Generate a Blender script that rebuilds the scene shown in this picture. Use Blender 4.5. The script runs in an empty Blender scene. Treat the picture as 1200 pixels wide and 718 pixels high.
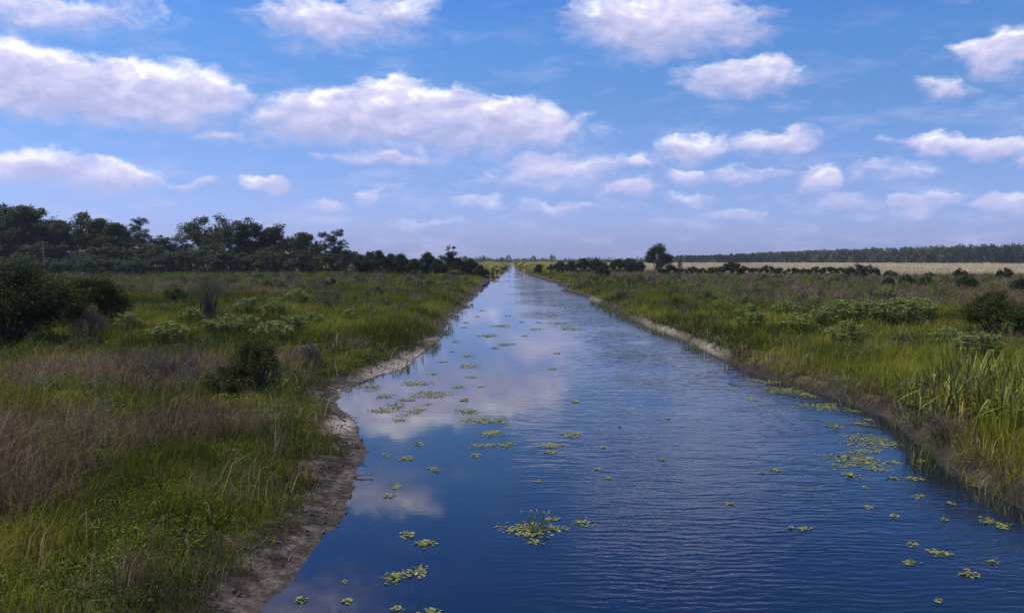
import bpy, math, random
import numpy as np
from mathutils import Vector, Matrix

random.seed(7)
R = np.random.default_rng(11)
SC = bpy.context.scene
COL = SC.collection

# ------------------------------------------------------------------ camera
CAM_H = 5.5
F = 1039.0                      # focal length in pixels of the 1200 px wide photograph
HORIZON = 303.0
PITCH = math.atan((359 - HORIZON) / F)
cd = bpy.data.cameras.new('camera')
cam = bpy.data.objects.new('camera', cd)
COL.objects.link(cam)
cam.location = (0, 0, CAM_H)
cam.rotation_euler = (math.radians(90) - PITCH, 0, 0)
cd.sensor_width = 36
cd.lens = 36 * F / 1200
cd.clip_start = 0.1
cd.clip_end = 20000
SC.camera = cam

# ------------------------------------------------------------------ view
SC.view_settings.view_transform = 'Standard'
SC.view_settings.look = 'None'
SC.view_settings.gamma = 1
SC.view_settings.exposure = 0.45
SC.cycles.use_denoising = True
SC.cycles.max_bounces = 6
SC.cycles.diffuse_bounces = 3
SC.cycles.glossy_bounces = 3
SC.cycles.transmission_bounces = 3
SC.cycles.transparent_max_bounces = 6
SC.cycles.volume_bounces = 0
SC.cycles.caustics_reflective = False
SC.cycles.caustics_refractive = False

# ------------------------------------------------------------------ sun
SUN_EL = math.radians(58)
SUN_AZ = math.radians(-75)       # compass angle from +Y, negative = towards the left bank
sdir = Vector((math.sin(SUN_AZ) * math.cos(SUN_EL), math.cos(SUN_AZ) * math.cos(SUN_EL), math.sin(SUN_EL)))
ld = bpy.data.lights.new('sun', 'SUN')
ld.energy = 4.2
ld.angle = math.radians(0.5)
ld.color = (1.0, 0.92, 0.78)
sun = bpy.data.objects.new('sun', ld)
COL.objects.link(sun)
sun.rotation_euler = sdir.to_track_quat('Z', 'Y').to_euler()
sun.location = (0, 0, 60)

# ------------------------------------------------------------------ node helper
class NT:
    def __init__(s, nt):
        s.nt = nt
    def n(s, t, **kw):
        nd = s.nt.nodes.new(t)
        for k, v in kw.items():
            setattr(nd, k, v)
        return nd
    def put(s, sock, v):
        if isinstance(v, bpy.types.NodeSocket):
            s.nt.links.new(v, sock)
        elif v is not None:
            sock.default_value = v
    def m(s, op, a, b=None, c=None, clamp=False):
        nd = s.n('ShaderNodeMath', operation=op, use_clamp=clamp)
        for i, v in enumerate((a, b, c)):
            if v is not None:
                s.put(nd.inputs[i], v)
        return nd.outputs[0]
    def v(s, op, a, b=None, scale=None):
        nd = s.n('ShaderNodeVectorMath', operation=op)
        s.put(nd.inputs[0], a)
        if b is not None:
            s.put(nd.inputs[1], b)
        if scale is not None:
            s.put(nd.inputs['Scale'], scale)
        return nd.outputs['Value'] if op in ('LENGTH', 'DOT_PRODUCT') else nd.outputs[0]
    def mix(s, fac, a, b, blend='MIX'):
        nd = s.n('ShaderNodeMix', data_type='RGBA', blend_type=blend)
        s.put(nd.inputs[0], fac)
        s.put(nd.inputs[6], a)
        s.put(nd.inputs[7], b)
        return nd.outputs[2]
    def noise(s, vec, scale, detail=3, rough=0.5, dist=0.0, col=False):
        nd = s.n('ShaderNodeTexNoise')
        if vec is not None:
            s.nt.links.new(vec, nd.inputs['Vector'])
        nd.inputs['Scale'].default_value = scale
        nd.inputs['Detail'].default_value = detail
        nd.inputs['Roughness'].default_value = rough
        nd.inputs['Distortion'].default_value = dist
        return nd.outputs['Color'] if col else nd.outputs[0]
    def ramp(s, fac, stops, interp='LINEAR'):
        nd = s.n('ShaderNodeValToRGB')
        cr = nd.color_ramp
        cr.interpolation = interp
        while len(cr.elements) < len(stops):
            cr.elements.new(0.5)
        for e, (p, c) in zip(cr.elements, stops):
            e.position = p
            e.color = (c[0], c[1], c[2], 1) if len(c) == 3 else c
        s.put(nd.inputs[0], fac)
        return nd.outputs[0]
    def rng(s, val, a, b, c=0.0, d=1.0, smooth=False):
        nd = s.n('ShaderNodeMapRange')
        if smooth:
            nd.interpolation_type = 'SMOOTHSTEP'
        s.put(nd.inputs[0], val)
        for i, q in zip((1, 2, 3, 4), (a, b, c, d)):
            nd.inputs[i].default_value = q
        return nd.outputs[0]

# ------------------------------------------------------------------ world: sky + clouds by direction
W = bpy.data.worlds.new('World')
SC.world = W
W.use_nodes = True
W.node_tree.nodes.clear()
w = NT(W.node_tree)
sky = w.n('ShaderNodeTexSky', sky_type='NISHITA')
sky.sun_disc = False
sky.sun_elevation = SUN_EL
sky.sun_rotation = SUN_AZ
sky.altitude = 10
sky.air_density = 1.0
sky.dust_density = 0.8
sky.ozone_density = 1.6
tc = w.n('ShaderNodeTexCoord')
dirv = tc.outputs['Generated']
sx = w.n('ShaderNodeSeparateXYZ')
W.node_tree.links.new(dirv, sx.inputs[0])
dx, dy, dz = sx.outputs
# azimuth / elevation in radians: the same all round, no seam in front
az = w.m('ARCTAN2', dx, dy)
el = w.m('ARCSINE', dz)
# tint of the clear sky: lavender haze low, deeper blue above
tint = w.ramp(w.rng(el, 0.0, 0.6), [
    (0.0, (0.60, 0.73, 1.75)), (0.06, (0.60, 0.72, 1.50)), (0.14, (0.57, 0.69, 1.25)), (0.28, (0.48, 0.71, 1.12)),
    (0.40, (0.44, 0.76, 1.22)), (0.55, (0.30, 0.62, 1.28)), (1.0, (0.17, 0.44, 1.15))])
clear = w.mix(1.0, sky.outputs[0], tint, 'MULTIPLY')
cv = w.n('ShaderNodeCombineXYZ')
w.put(cv.inputs[0], az)
w.put(cv.inputs[1], w.m('MULTIPLY', el, 1.0))
p0 = cv.outputs[0]
ps = w.v('MULTIPLY', p0, (1.0, 1.7, 1.0))
wa = w.noise(ps, 9.0, 2, 0.5, col=True)
wb = w.noise(ps, 30.0, 4, 0.55, col=True)
wa = w.v('MULTIPLY', w.v('SUBTRACT', wa, (0.5, 0.5, 0.5)), (0.09, 0.040, 0))
wb = w.v('MULTIPLY', w.v('SUBTRACT', wb, (0.5, 0.5, 0.5)), (0.050, 0.030, 0))
pw = w.v('ADD', w.v('ADD', p0, wa), wb)
# centre x, centre y (pixels of the photo, turned into azimuth and elevation), half width, half height, strength
CLOUDS = [
    (120, 112, 150, 34, 1.0), (45, 86, 62, 36, 1.0), (235, 112, 62, 20, .8),
    (400, 32, 105, 32, .64), (470, 18, 50, 22, .5), (70, 18, 120, 26, .5),
    (765, 34, 108, 38, .95), (870, 95, 62, 24, .8), (1175, 68, 48, 24, .9), (1085, 105, 36, 12, .45),
    (540, 165, 170, 26, .55), (120, 130, 170, 20, .5), (640, 215, 110, 16, .45), (400, 140, 100, 34, 1.0), (480, 130, 88, 34, .95), (590, 150, 86, 32, .95), (455, 190, 80, 12, .65),
    (650, 196, 80, 20, .62), (730, 224, 38, 14, .9),
    (35, 202, 66, 18, .9), (138, 208, 56, 18, .85), (228, 216, 28, 9, .5), (308, 221, 27, 11, .9),
    (385, 244, 30, 10, .55), (435, 231, 24, 10, .6), (560, 240, 34, 8, .45), (265, 160, 60, 12, .45),
    (815, 174, 56, 18, .75), (905, 172, 50, 16, .72), (805, 208, 40, 13, .6), (955, 216, 32, 16, .9),
    (985, 240, 50, 10, .5), (860, 252, 40, 8, .45), (1090, 172, 38, 13, .8), (1155, 170, 36, 14, .85),
    (1085, 244, 42, 12, .8), (1180, 244, 30, 11, .8), (1195, 186, 22, 11, .7), (1040, 206, 50, 12, .4),
    (745, 192, 44, 11, .5), (870, 208, 54, 12, .5), (800, 236, 40, 8, .5), (660, 246, 60, 7, .45), (500, 262, 60, 7, .4), (300, -110, 170, 40, .5),
    (-140, 60, 120, 60, .9), (1380, 120, 130, 40, .9),
]
summ = None
sumy = None
mx = None
for (cx, cy, a, b, s) in CLOUDS:
    ca = math.atan((cx - 600) / F)
    ce = math.atan((HORIZON - cy) / F * math.cos(ca))
    q = w.v('MULTIPLY', w.v('SUBTRACT', pw, (ca, ce, 0)), (F / a / 1.30, F / b / 1.30, 0))
    mm = w.m('MULTIPLY_ADD', w.v('LENGTH', q), -s, s, clamp=True)
    sy = w.n('ShaderNodeSeparateXYZ')
    w.put(sy.inputs[0], q)
    if mx is None:
        mx, summ, sumy = mm, mm, w.m('MULTIPLY', sy.outputs[1], mm)
    else:
        mx = w.m('MAXIMUM', mx, mm)
        summ = w.m('ADD', summ, mm)
        sumy = w.m('MULTIPLY_ADD', sy.outputs[1], mm, sumy)
hgt = w.m('DIVIDE', sumy, w.m('MAXIMUM', summ, 0.01))
fine = w.noise(w.v('ADD', ps, wb), 52.0, 5, 0.55)
dens = w.m('ADD', mx, w.m('MULTIPLY', w.m('SUBTRACT', fine, 0.5), 0.50))
# wisps all round the sky so that a turn of the camera still finds clouds
back = w.noise(w.v('ADD', ps, (3.1, 0.4, 0)), 4.2, 6, 0.6)
outside = w.rng(w.m('ABSOLUTE', az), 0.75, 1.1)
dens = w.m('MAXIMUM', dens, w.m('MULTIPLY', w.rng(back, 0.5, 0.75), outside))
thin = w.m('MULTIPLY', w.rng(w.noise(w.v('MULTIPLY', p0, (1, 3.5, 1)), 11.0, 5, 0.62), 0.5, 0.8), w.rng(el, 0.02, 0.30, 0.58, 0.12))
mask = w.rng(w.m('DIVIDE', w.m('SUBTRACT', dens, .03), w.rng(hgt, -.5, .6, .68, .38)), 0.0, 1.0, smooth=True)
mask = w.m('MULTIPLY', mask, w.rng(el, 0.0, 0.10, 0.45, 0.93))
mask = w.m('MAXIMUM', mask, thin)
# billow relief: noise against the same noise a little towards the sun
nb = w.noise(w.v('ADD', ps, wa), 25.0, 5, 0.55)
nc = w.noise(w.v('ADD', w.v('ADD', ps, wa), (-0.007, 0.017, 0)), 25.0, 5, 0.55)
relief = w.m('MULTIPLY', w.m('SUBTRACT', nb, nc), 1.7)
lit = w.m('ADD', w.rng(hgt, -0.45, 0.70), relief, clamp=True)
edge = w.rng(dens, 0.25, 0.75, 0.12, -0.12)
lit = w.m('ADD', lit, edge, clamp=True)
cc = w.ramp(lit, [(0.0, (4.0, 4.3, 6.7)), (0.45, (5.6, 5.5, 7.9)), (0.8, (7.4, 7.1, 8.8)), (1.0, (9.8, 9.5, 10.4))])
hz = w.rng(el, 0.02, 0.2, 0.45, 0.0)
cc = w.mix(hz, cc, (5.0, 5.1, 7.9, 1))
skyc = w.mix(mask, clear, cc)
bg = w.n('ShaderNodeBackground')
w.put(bg.inputs[0], skyc)
bg.inputs[1].default_value = 0.085
wo = w.n('ShaderNodeOutputWorld')
W.node_tree.links.new(bg.outputs[0], wo.inputs[0])
W.cycles.sampling_method = 'MANUAL'
W.cycles.sample_map_resolution = 512

# ------------------------------------------------------------------ placing
def ray(px, py):
    c, s = math.cos(PITCH), math.sin(PITCH)
    X, U = (px - 600), (359 - py)
    return X, F * c + U * s, -F * s + U * c
def ground(px, py, z=0.0):
    X, Y, Z = ray(px, py)
    t = (z - CAM_H) / Z
    return X * t, Y * t
def at_x(px, Y):
    X, y, Z = ray(px, 310)
    return X / y * Y
def top_z(py, Y):
    X, y, Z = ray(600, py)
    return CAM_H + Z / y * Y

# ------------------------------------------------------------------ noise in numpy
def hash2(ix, iy, seed):
    h = (ix.astype(np.int64) * 374761393 + iy.astype(np.int64) * 668265263 + seed * 982451653) & 0xffffffff
    h = ((h ^ (h >> 13)) * 1274126177) & 0xffffffff
    h = h ^ (h >> 16)
    return (h & 0xffffff) / float(0xffffff)
def vnoise(x, y, seed=0):
    ix, iy = np.floor(x), np.floor(y)
    fx, fy = x - ix, y - iy
    fx = fx * fx * (3 - 2 * fx)
    fy = fy * fy * (3 - 2 * fy)
    a, b = hash2(ix, iy, seed), hash2(ix + 1, iy, seed)
    c, d = hash2(ix, iy + 1, seed), hash2(ix + 1, iy + 1, seed)
    return (a * (1 - fx) + b * fx) * (1 - fy) + (c * (1 - fx) + d * fx) * fy
def fbm(x, y, seed=0, octs=4):
    t, a, n = 0.0, 0.5, 0.0
    for o in range(octs):
        t = t + a * vnoise(x * 2 ** o, y * 2 ** o, seed + o)
        n += a
        a *= 0.5
    return t / n
def sstep(a, b, x):
    t = np.clip((x - a) / (b - a), 0, 1)
    return t * t * (3 - 2 * t)

# ------------------------------------------------------------------ shorelines
LP = [(300, 718), (330, 690), (372, 645), (404, 604), (418, 572), (425, 540), (421, 510), (408, 486), (397, 470), (398, 461),
      (424, 449), (470, 432), (500, 413), (520, 392), (530, 373), (545, 359), (556, 349), (565, 341), (569, 333), (571, 325), (581, 317), (591, 313.2), (598, 310.2)]
RP = [(1200, 595), (1145, 570), (1112, 548), (1084, 524), (1066, 507), (1032, 486), (978, 467), (920, 449), (866, 433), (838, 417), (806, 402), (768, 388),
      (730, 372), (712, 361), (688, 350), (668, 343), (661, 337), (652, 332), (636, 328.5), (624, 324), (615, 319), (606, 315), (602, 311)]
def shore(P, tail):
    pts = [ground(a, b) for a, b in P]
    pts = [(tail, -200.0), (tail, 0.0)] + sorted(pts, key=lambda p: p[1])
    return np.array(pts)
LS = shore(LP, -3.2)
RS = shore(RP, 12.2)
YEND = min(LS[-1, 1], RS[-1, 1])
ym = 760.0
LS = LS[LS[:, 1] < ym]
RS = RS[RS[:, 1] < ym]
LS = np.vstack([LS, [[LS[-1, 0] + 3, 790], [20, 830], [70, 870]]])
RS = np.vstack([RS, [[RS[-1, 0] + 8, 780], [50, 810], [110, 850]]])
def wob(S, seed):
    ys = [S[0, 1]]
    while ys[-1] < S[-1, 1]:
        ys.append(ys[-1] + max(0.35, abs(ys[-1]) * 0.014))
    ys = np.array(ys)
    xs = np.interp(ys, S[:, 1], S[:, 0])
    k = np.array([1, 2, 3, 2, 1.]); k /= k.sum()
    xs2 = np.convolve(np.pad(xs, 2, mode='edge'), k, mode='valid')
    amp = np.clip(0.12 + ys * 0.007, 0.12, 1.3)
    xs2 += (fbm(ys / 1.6, ys * 0, seed, 3) - 0.5) * amp * 1.7 + (fbm(ys / 9., ys * 0, seed + 9, 2) - 0.5) * amp * 1.5
    return np.stack([xs2, ys], 1)
LS = wob(LS, 3)
RS = wob(RS, 5)
def dist_to(S, x, y):
    """signed distance to a shoreline seen as x(y), walking out only through nearby segments"""
    sx = np.interp(y, S[:, 1], S[:, 0])
    d = np.abs(x - sx)
    idx = np.searchsorted(S[:, 1], y)
    for k in range(-10, 11):
        i = np.clip(idx + k, 1, len(S) - 1)
        a, b = S[i - 1], S[i]
        ab = b - a
        t = np.clip(((x - a[:, 0]) * ab[:, 0] + (y - a[:, 1]) * ab[:, 1]) / (ab ** 2).sum(1), 0, 1)
        d = np.minimum(d, np.hypot(x - a[:, 0] - t * ab[:, 0], y - a[:, 1] - t * ab[:, 1]))
    return d, x - sx
def land(x, y):
    """distance inland (negative in the water) and side (-1 left, 1 right)"""
    x = np.asarray(x, float).ravel(); y = np.asarray(y, float).ravel()
    dl, sl = dist_to(LS, x, y)
    dr, sr = dist_to(RS, x, y)
    d = np.where(sl < 0, dl, np.where(sr > 0, dr, -np.minimum(dl, dr)))
    end = y > LS[-1, 1]
    d = np.where(end, np.maximum(d, 20), d)
    side = np.where(sl < 0, -1, np.where(sr > 0, 1, 0))
    return d, side
def height(x, y, d=None, side=None):
    x = np.asarray(x, float).ravel(); y = np.asarray(y, float).ravel()
    if d is None:
        d, side = land(x, y)
    near = np.clip(1 - y / 60., 0, 1)
    n1 = fbm(x / 1.1, y / 1.1, 21, 4) - 0.5
    n2 = fbm(x / 7., y / 7., 31, 3) - 0.5
    wl = 0.9 + 0.9 * fbm(x / 3., y / 3., 41, 2)
    left = 0.20 * sstep(0, wl, d) + 0.42 * sstep(wl * .8, wl + 1.6, d)
    right = 0.46 * sstep(0.05, 0.65, d) + 0.22 * sstep(0.6, 2.0, d)
    base = np.where(side < 0, left, right) + 0.30 * sstep(3, 18, d)
    z = base + n1 * 0.16 * sstep(-0.2, 0.8, d) + n2 * 0.35 * sstep(2, 8, d) + 0.006 * np.clip(d, 0, 1)
    n3 = (fbm(x / 0.35, y / 0.35, 25, 3) - 0.5) * 0.07 * sstep(-0.1, 0.3, d) * np.where(y < 60, 1, 0)
    wet = -np.clip(-d, 0, 3) * 0.35
    return np.where(d > 0, np.maximum(np.maximum(z, 0.012) + n3, np.minimum(.012, d * .08)), wet - 0.01)

# ------------------------------------------------------------------ mesh collecting
class MB:
    def __init__(s):
        s.v, s.t, s.f = [], [], []
        s.off = 0
    def add(s, verts, faces, tint=0.5):
        """verts (n,3), faces (m,k) with k = 3..8"""
        verts = np.asarray(verts, np.float32)
        s.v.append(verts)
        s.t.append(np.broadcast_to(np.asarray(tint, np.float32), (len(verts),)))
        s.f.append(np.asarray(faces, np.int64) + s.off)
        s.off += len(verts)
    def tube(s, pts, rad, sides=6, tint=0.5, cap=True):
        pts = np.asarray(pts, float)
        n = len(pts)
        tan = np.gradient(pts, axis=0)
        tan /= np.linalg.norm(tan, axis=1)[:, None] + 1e-9
        ref = np.array([0.31, 0.17, 0.93]) if abs(tan[0, 2]) < 0.8 else np.array([1., 0.1, 0])
        u = np.cross(tan, ref); u /= np.linalg.norm(u, axis=1)[:, None] + 1e-9
        w_ = np.cross(tan, u)
        an = np.arange(sides) / sides * 2 * math.pi
        ring = pts[:, None, :] + np.asarray(rad)[:, None, None] * (np.cos(an)[None, :, None] * u[:, None, :] + np.sin(an)[None, :, None] * w_[:, None, :])
        fs = []
        for i in range(n - 1):
            for k in range(sides):
                k2 = (k + 1) % sides
                fs.append((i * sides + k, i * sides + k2, (i + 1) * sides + k2, (i + 1) * sides + k))
        s.add(ring.reshape(-1, 3), fs, tint)
        return s
    def mesh(s, name, mat, smooth=False):
        me = bpy.data.meshes.new(name)
        V = np.concatenate(s.v)
        T = np.concatenate(s.t)
        me.vertices.add(len(V))
        me.vertices.foreach_set('co', V.ravel())
        loops, starts, tot = [], [], 0
        for f in s.f:
            loops.append(f.ravel())
            starts.append(tot + np.arange(len(f)) * f.shape[1])
            tot += f.size
        loops = np.concatenate(loops).astype(np.int32)
        starts = np.concatenate(starts).astype(np.int32)
        me.loops.add(len(loops))
        me.loops.foreach_set('vertex_index', loops)
        me.polygons.add(len(starts))
        me.polygons.foreach_set('loop_start', starts)
        me.update(calc_edges=True)
        at = me.attributes.new('tint', 'FLOAT', 'POINT')
        at.data.foreach_set('value', T.astype(np.float32))
        if smooth:
            me.polygons.foreach_set('use_smooth', np.ones(len(starts), bool))
        me.materials.append(mat)
        me.update()
        return me
def link(name, me, parent=None, loc=(0, 0, 0), rz=0.0, scale=1.0):
    o = bpy.data.objects.new(name, me)
    COL.objects.link(o)
    o.parent = parent
    o.location = loc
    o.rotation_euler = (0, 0, rz)
    o.scale = (scale,) * 3 if isinstance(scale, (int, float)) else scale
    return o
def tag(o, label=None, cat=None, group=None, kind=None):
    for k, v in (('label', label), ('category', cat), ('group', group), ('kind', kind)):
        if v:
            o[k] = v
    return o

# ------------------------------------------------------------------ materials
def leaf_mat(name, stops, rough=0.65, transl=0.3, nscale=0.0, spec=0.07):
    m = bpy.data.materials.new(name)
    m.use_nodes = True
    t = NT(m.node_tree)
    m.node_tree.nodes.clear()
    a = t.n('ShaderNodeAttribute', attribute_name='tint')
    fac = a.outputs['Fac']
    if nscale:
        tcn = t.n('ShaderNodeNewGeometry')
        nz = t.noise(tcn.outputs['Position'], nscale, 2)
        fac = t.m('ADD', fac, t.m('MULTIPLY', t.m('SUBTRACT', nz, 0.5), 0.9), clamp=True)
    n = len(stops)
    c = t.ramp(fac, [(i / (n - 1), s_) for i, s_ in enumerate(stops)])
    b = t.n('ShaderNodeBsdfPrincipled')
    t.put(b.inputs['Base Color'], c)
    b.inputs['Roughness'].default_value = rough
    b.inputs['Specular IOR Level'].default_value = spec
    out = t.n('ShaderNodeOutputMaterial')
    if transl > 0:
        tr = t.n('ShaderNodeBsdfTranslucent')
        t.put(tr.inputs[0], c)
        mx_ = t.n('ShaderNodeMixShader')
        mx_.inputs[0].default_value = transl
        t.nt.links.new(b.outputs[0], mx_.inputs[1])
        t.nt.links.new(tr.outputs[0], mx_.inputs[2])
        t.nt.links.new(mx_.outputs[0], out.inputs[0])
    else:
        t.nt.links.new(b.outputs[0], out.inputs[0])
    return m
M = {}
M['oak'] = leaf_mat('oak_leaves', [(.022, .032, .011), (.050, .066, .020), (.11, .125, .042)])
M['pine'] = leaf_mat('pine_needles', [(.014, .024, .014), (.030, .046, .026), (.055, .075, .040)])
M['palm'] = leaf_mat('palm_fronds', [(.036, .050, .024), (.075, .095, .045), (.16, .165, .09)])
M['myrtle'] = leaf_mat('myrtle_leaves', [(.024, .034, .008), (.050, .066, .014), (.11, .13, .030)])
M['dark'] = leaf_mat('dark_bush_leaves', [(.014, .024, .009), (.032, .048, .015), (.070, .092, .028)])
M['grey'] = leaf_mat('grey_green_leaves', [(.045, .062, .034), (.080, .105, .060), (.13, .155, .095)])
M['pale'] = leaf_mat('pale_shrub_leaves', [(.065, .09, .024), (.15, .195, .050), (.32, .38, .14)], transl=.25)
M['scrub'] = leaf_mat('scrub_leaves', [(.032, .044, .020), (.062, .080, .036), (.115, .13, .062)])
M['weed'] = leaf_mat('weed_leaves', [(.055, .075, .010), (.11, .15, .016), (.21, .25, .035)])
M['grass'] = leaf_mat('green_grass_blades', [(.048, .052, .010), (.105, .120, .013), (.24, .23, .030)])
M['tall'] = leaf_mat('tall_grass_blades', [(.062, .074, .012), (.140, .165, .015), (.32, .31, .04)])
M['dry'] = leaf_mat('dry_grass_blades', [(.11, .075, .042), (.21, .15, .088), (.42, .31, .18)], transl=.2)
M['straw'] = leaf_mat('sunlit_straw', [(.34, .30, .18), (.48, .41, .27), (.62, .54, .38)], transl=.2)
M['marsh'] = leaf_mat('far_marsh_grass', [(.19, .20, .045), (.36, .35, .075), (.56, .49, .18)], transl=.2)
M['reed'] = leaf_mat('reed_blades', [(.06, .08, .018), (.15, .18, .022), (.38, .32, .11)], transl=.25)
M['wood'] = leaf_mat('far_wood_leaves', [(.022, .036, .014), (.050, .068, .026), (.11, .12, .055)])
M['twig'] = leaf_mat('dead_twigs', [(.07, .055, .048), (.13, .105, .095), (.24, .20, .18)], transl=0)
M['pad'] = leaf_mat('floating_pad_leaves', [(.09, .10, .020), (.20, .22, .045), (.36, .35, .09)], rough=.4, transl=.1, spec=.4)
M['flower'] = leaf_mat('white_flowers', [(.6, .6, .55), (.75, .75, .7), (.8, .8, .8)], transl=.2)

def bark_mat(name, a, b):
    m = bpy.data.materials.new(name)
    m.use_nodes = True
    t = NT(m.node_tree)
    bs = m.node_tree.nodes['Principled BSDF']
    tcn = t.n('ShaderNodeTexCoord')
    n_ = t.noise(t.v('MULTIPLY', tcn.outputs['Object'], (1, 1, .25)), 6.0, 5, .65)
    t.put(bs.inputs['Base Color'], t.ramp(n_, [(.3, a), (.7, b)]))
    bs.inputs['Roughness'].default_value = .9
    bp = t.n('ShaderNodeBump')
    bp.inputs['Strength'].default_value = .6
    bp.inputs['Distance'].default_value = .03
    t.put(bp.inputs['Height'], n_)
    t.put(bs.inputs['Normal'], bp.outputs[0])
    return m
M['bark'] = bark_mat('brown_bark', (.035, .028, .022), (.11, .09, .075))
M['palebark'] = bark_mat('pale_bark', (.16, .14, .12), (.34, .31, .28))
M['stem'] = bark_mat('green_stem', (.06, .07, .025), (.12, .12, .05))

def soil_mat():
    m = bpy.data.materials.new('marsh_soil')
    m.use_nodes = True
    t = NT(m.node_tree)
    bs = m.node_tree.nodes['Principled BSDF']
    g = t.n('ShaderNodeNewGeometry')
    P = g.outputs['Position']
    inland = t.n('ShaderNodeAttribute', attribute_name='inland').outputs['Fac']
    straw = t.n('ShaderNodeAttribute', attribute_name='straw').outputs['Fac']
    pale = t.n('ShaderNodeAttribute', attribute_name='pale_sand').outputs['Fac']
    n1 = t.noise(P, 0.9, 6, .65)
    n2 = t.noise(P, 7.0, 5, .7)
    n3 = t.noise(P, 0.12, 4, .6)
    turf = t.ramp(n1, [(.3, (.028, .034, .012)), (.5, (.055, .070, .018)), (.62, (.075, .080, .028)), (.75, (.10, .085, .055))])
    turf = t.mix(t.rng(n3, .45, .6), turf, (.085, .068, .050, 1))
    strawc = t.ramp(n1, [(.3, (.30, .28, .14)), (.5, (.44, .38, .24)), (.7, (.57, .49, .35))])
    turf = t.mix(straw, turf, strawc)
    sand = t.ramp(n2, [(.25, (.030, .024, .019)), (.45, (.075, .060, .050)), (.6, (.14, .115, .098)), (.8, (.24, .20, .17))])
    mud = t.ramp(n2, [(.3, (.012, .010, .008)), (.7, (.042, .034, .027))])
    blot = t.m('ADD', t.noise(P, 1.6, 5, .7), t.m('MULTIPLY', inland, .10))
    sm = t.mix(t.rng(t.m('ADD', blot, t.m('MULTIPLY', t.n('ShaderNodeAttribute', attribute_name='bankside').outputs['Fac'], .50)), .46, .62), sand, mud)
    wetm = t.rng(t.m('ADD', inland, t.m('MULTIPLY', t.m('SUBTRACT', n1, .5), .5)), 0.02, 0.40)
    sm = t.mix(wetm, t.mix(.55, sm, (.03, .026, .022, 1)), sm)
    sm = t.mix(t.m('MULTIPLY', pale, t.rng(n2, .35, .5)), sm, (.36, .31, .27, 1))
    edge_ = t.m('ADD', inland, t.m('MULTIPLY', t.m('SUBTRACT', n1, .5), 3.2))
    side = t.n('ShaderNodeAttribute', attribute_name='bankside').outputs['Fac']
    edge_ = t.m('ADD', edge_, t.m('MULTIPLY', side, 0.9))
    col = t.mix(t.rng(edge_, 1.1, 2.0), sm, turf)
    t.put(bs.inputs['Base Color'], col)
    t.put(bs.inputs['Roughness'], t.rng(inland, 0.0, 0.4, 0.6, 0.95))
    bs.inputs['Specular IOR Level'].default_value = .08
    bp = t.n('ShaderNodeBump')
    bp.inputs['Strength'].default_value = .8
    bp.inputs['Distance'].default_value = .06
    t.put(bp.inputs['Height'], n2)
    t.put(bs.inputs['Normal'], bp.outputs[0])
    return m
M['soil'] = soil_mat()

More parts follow.
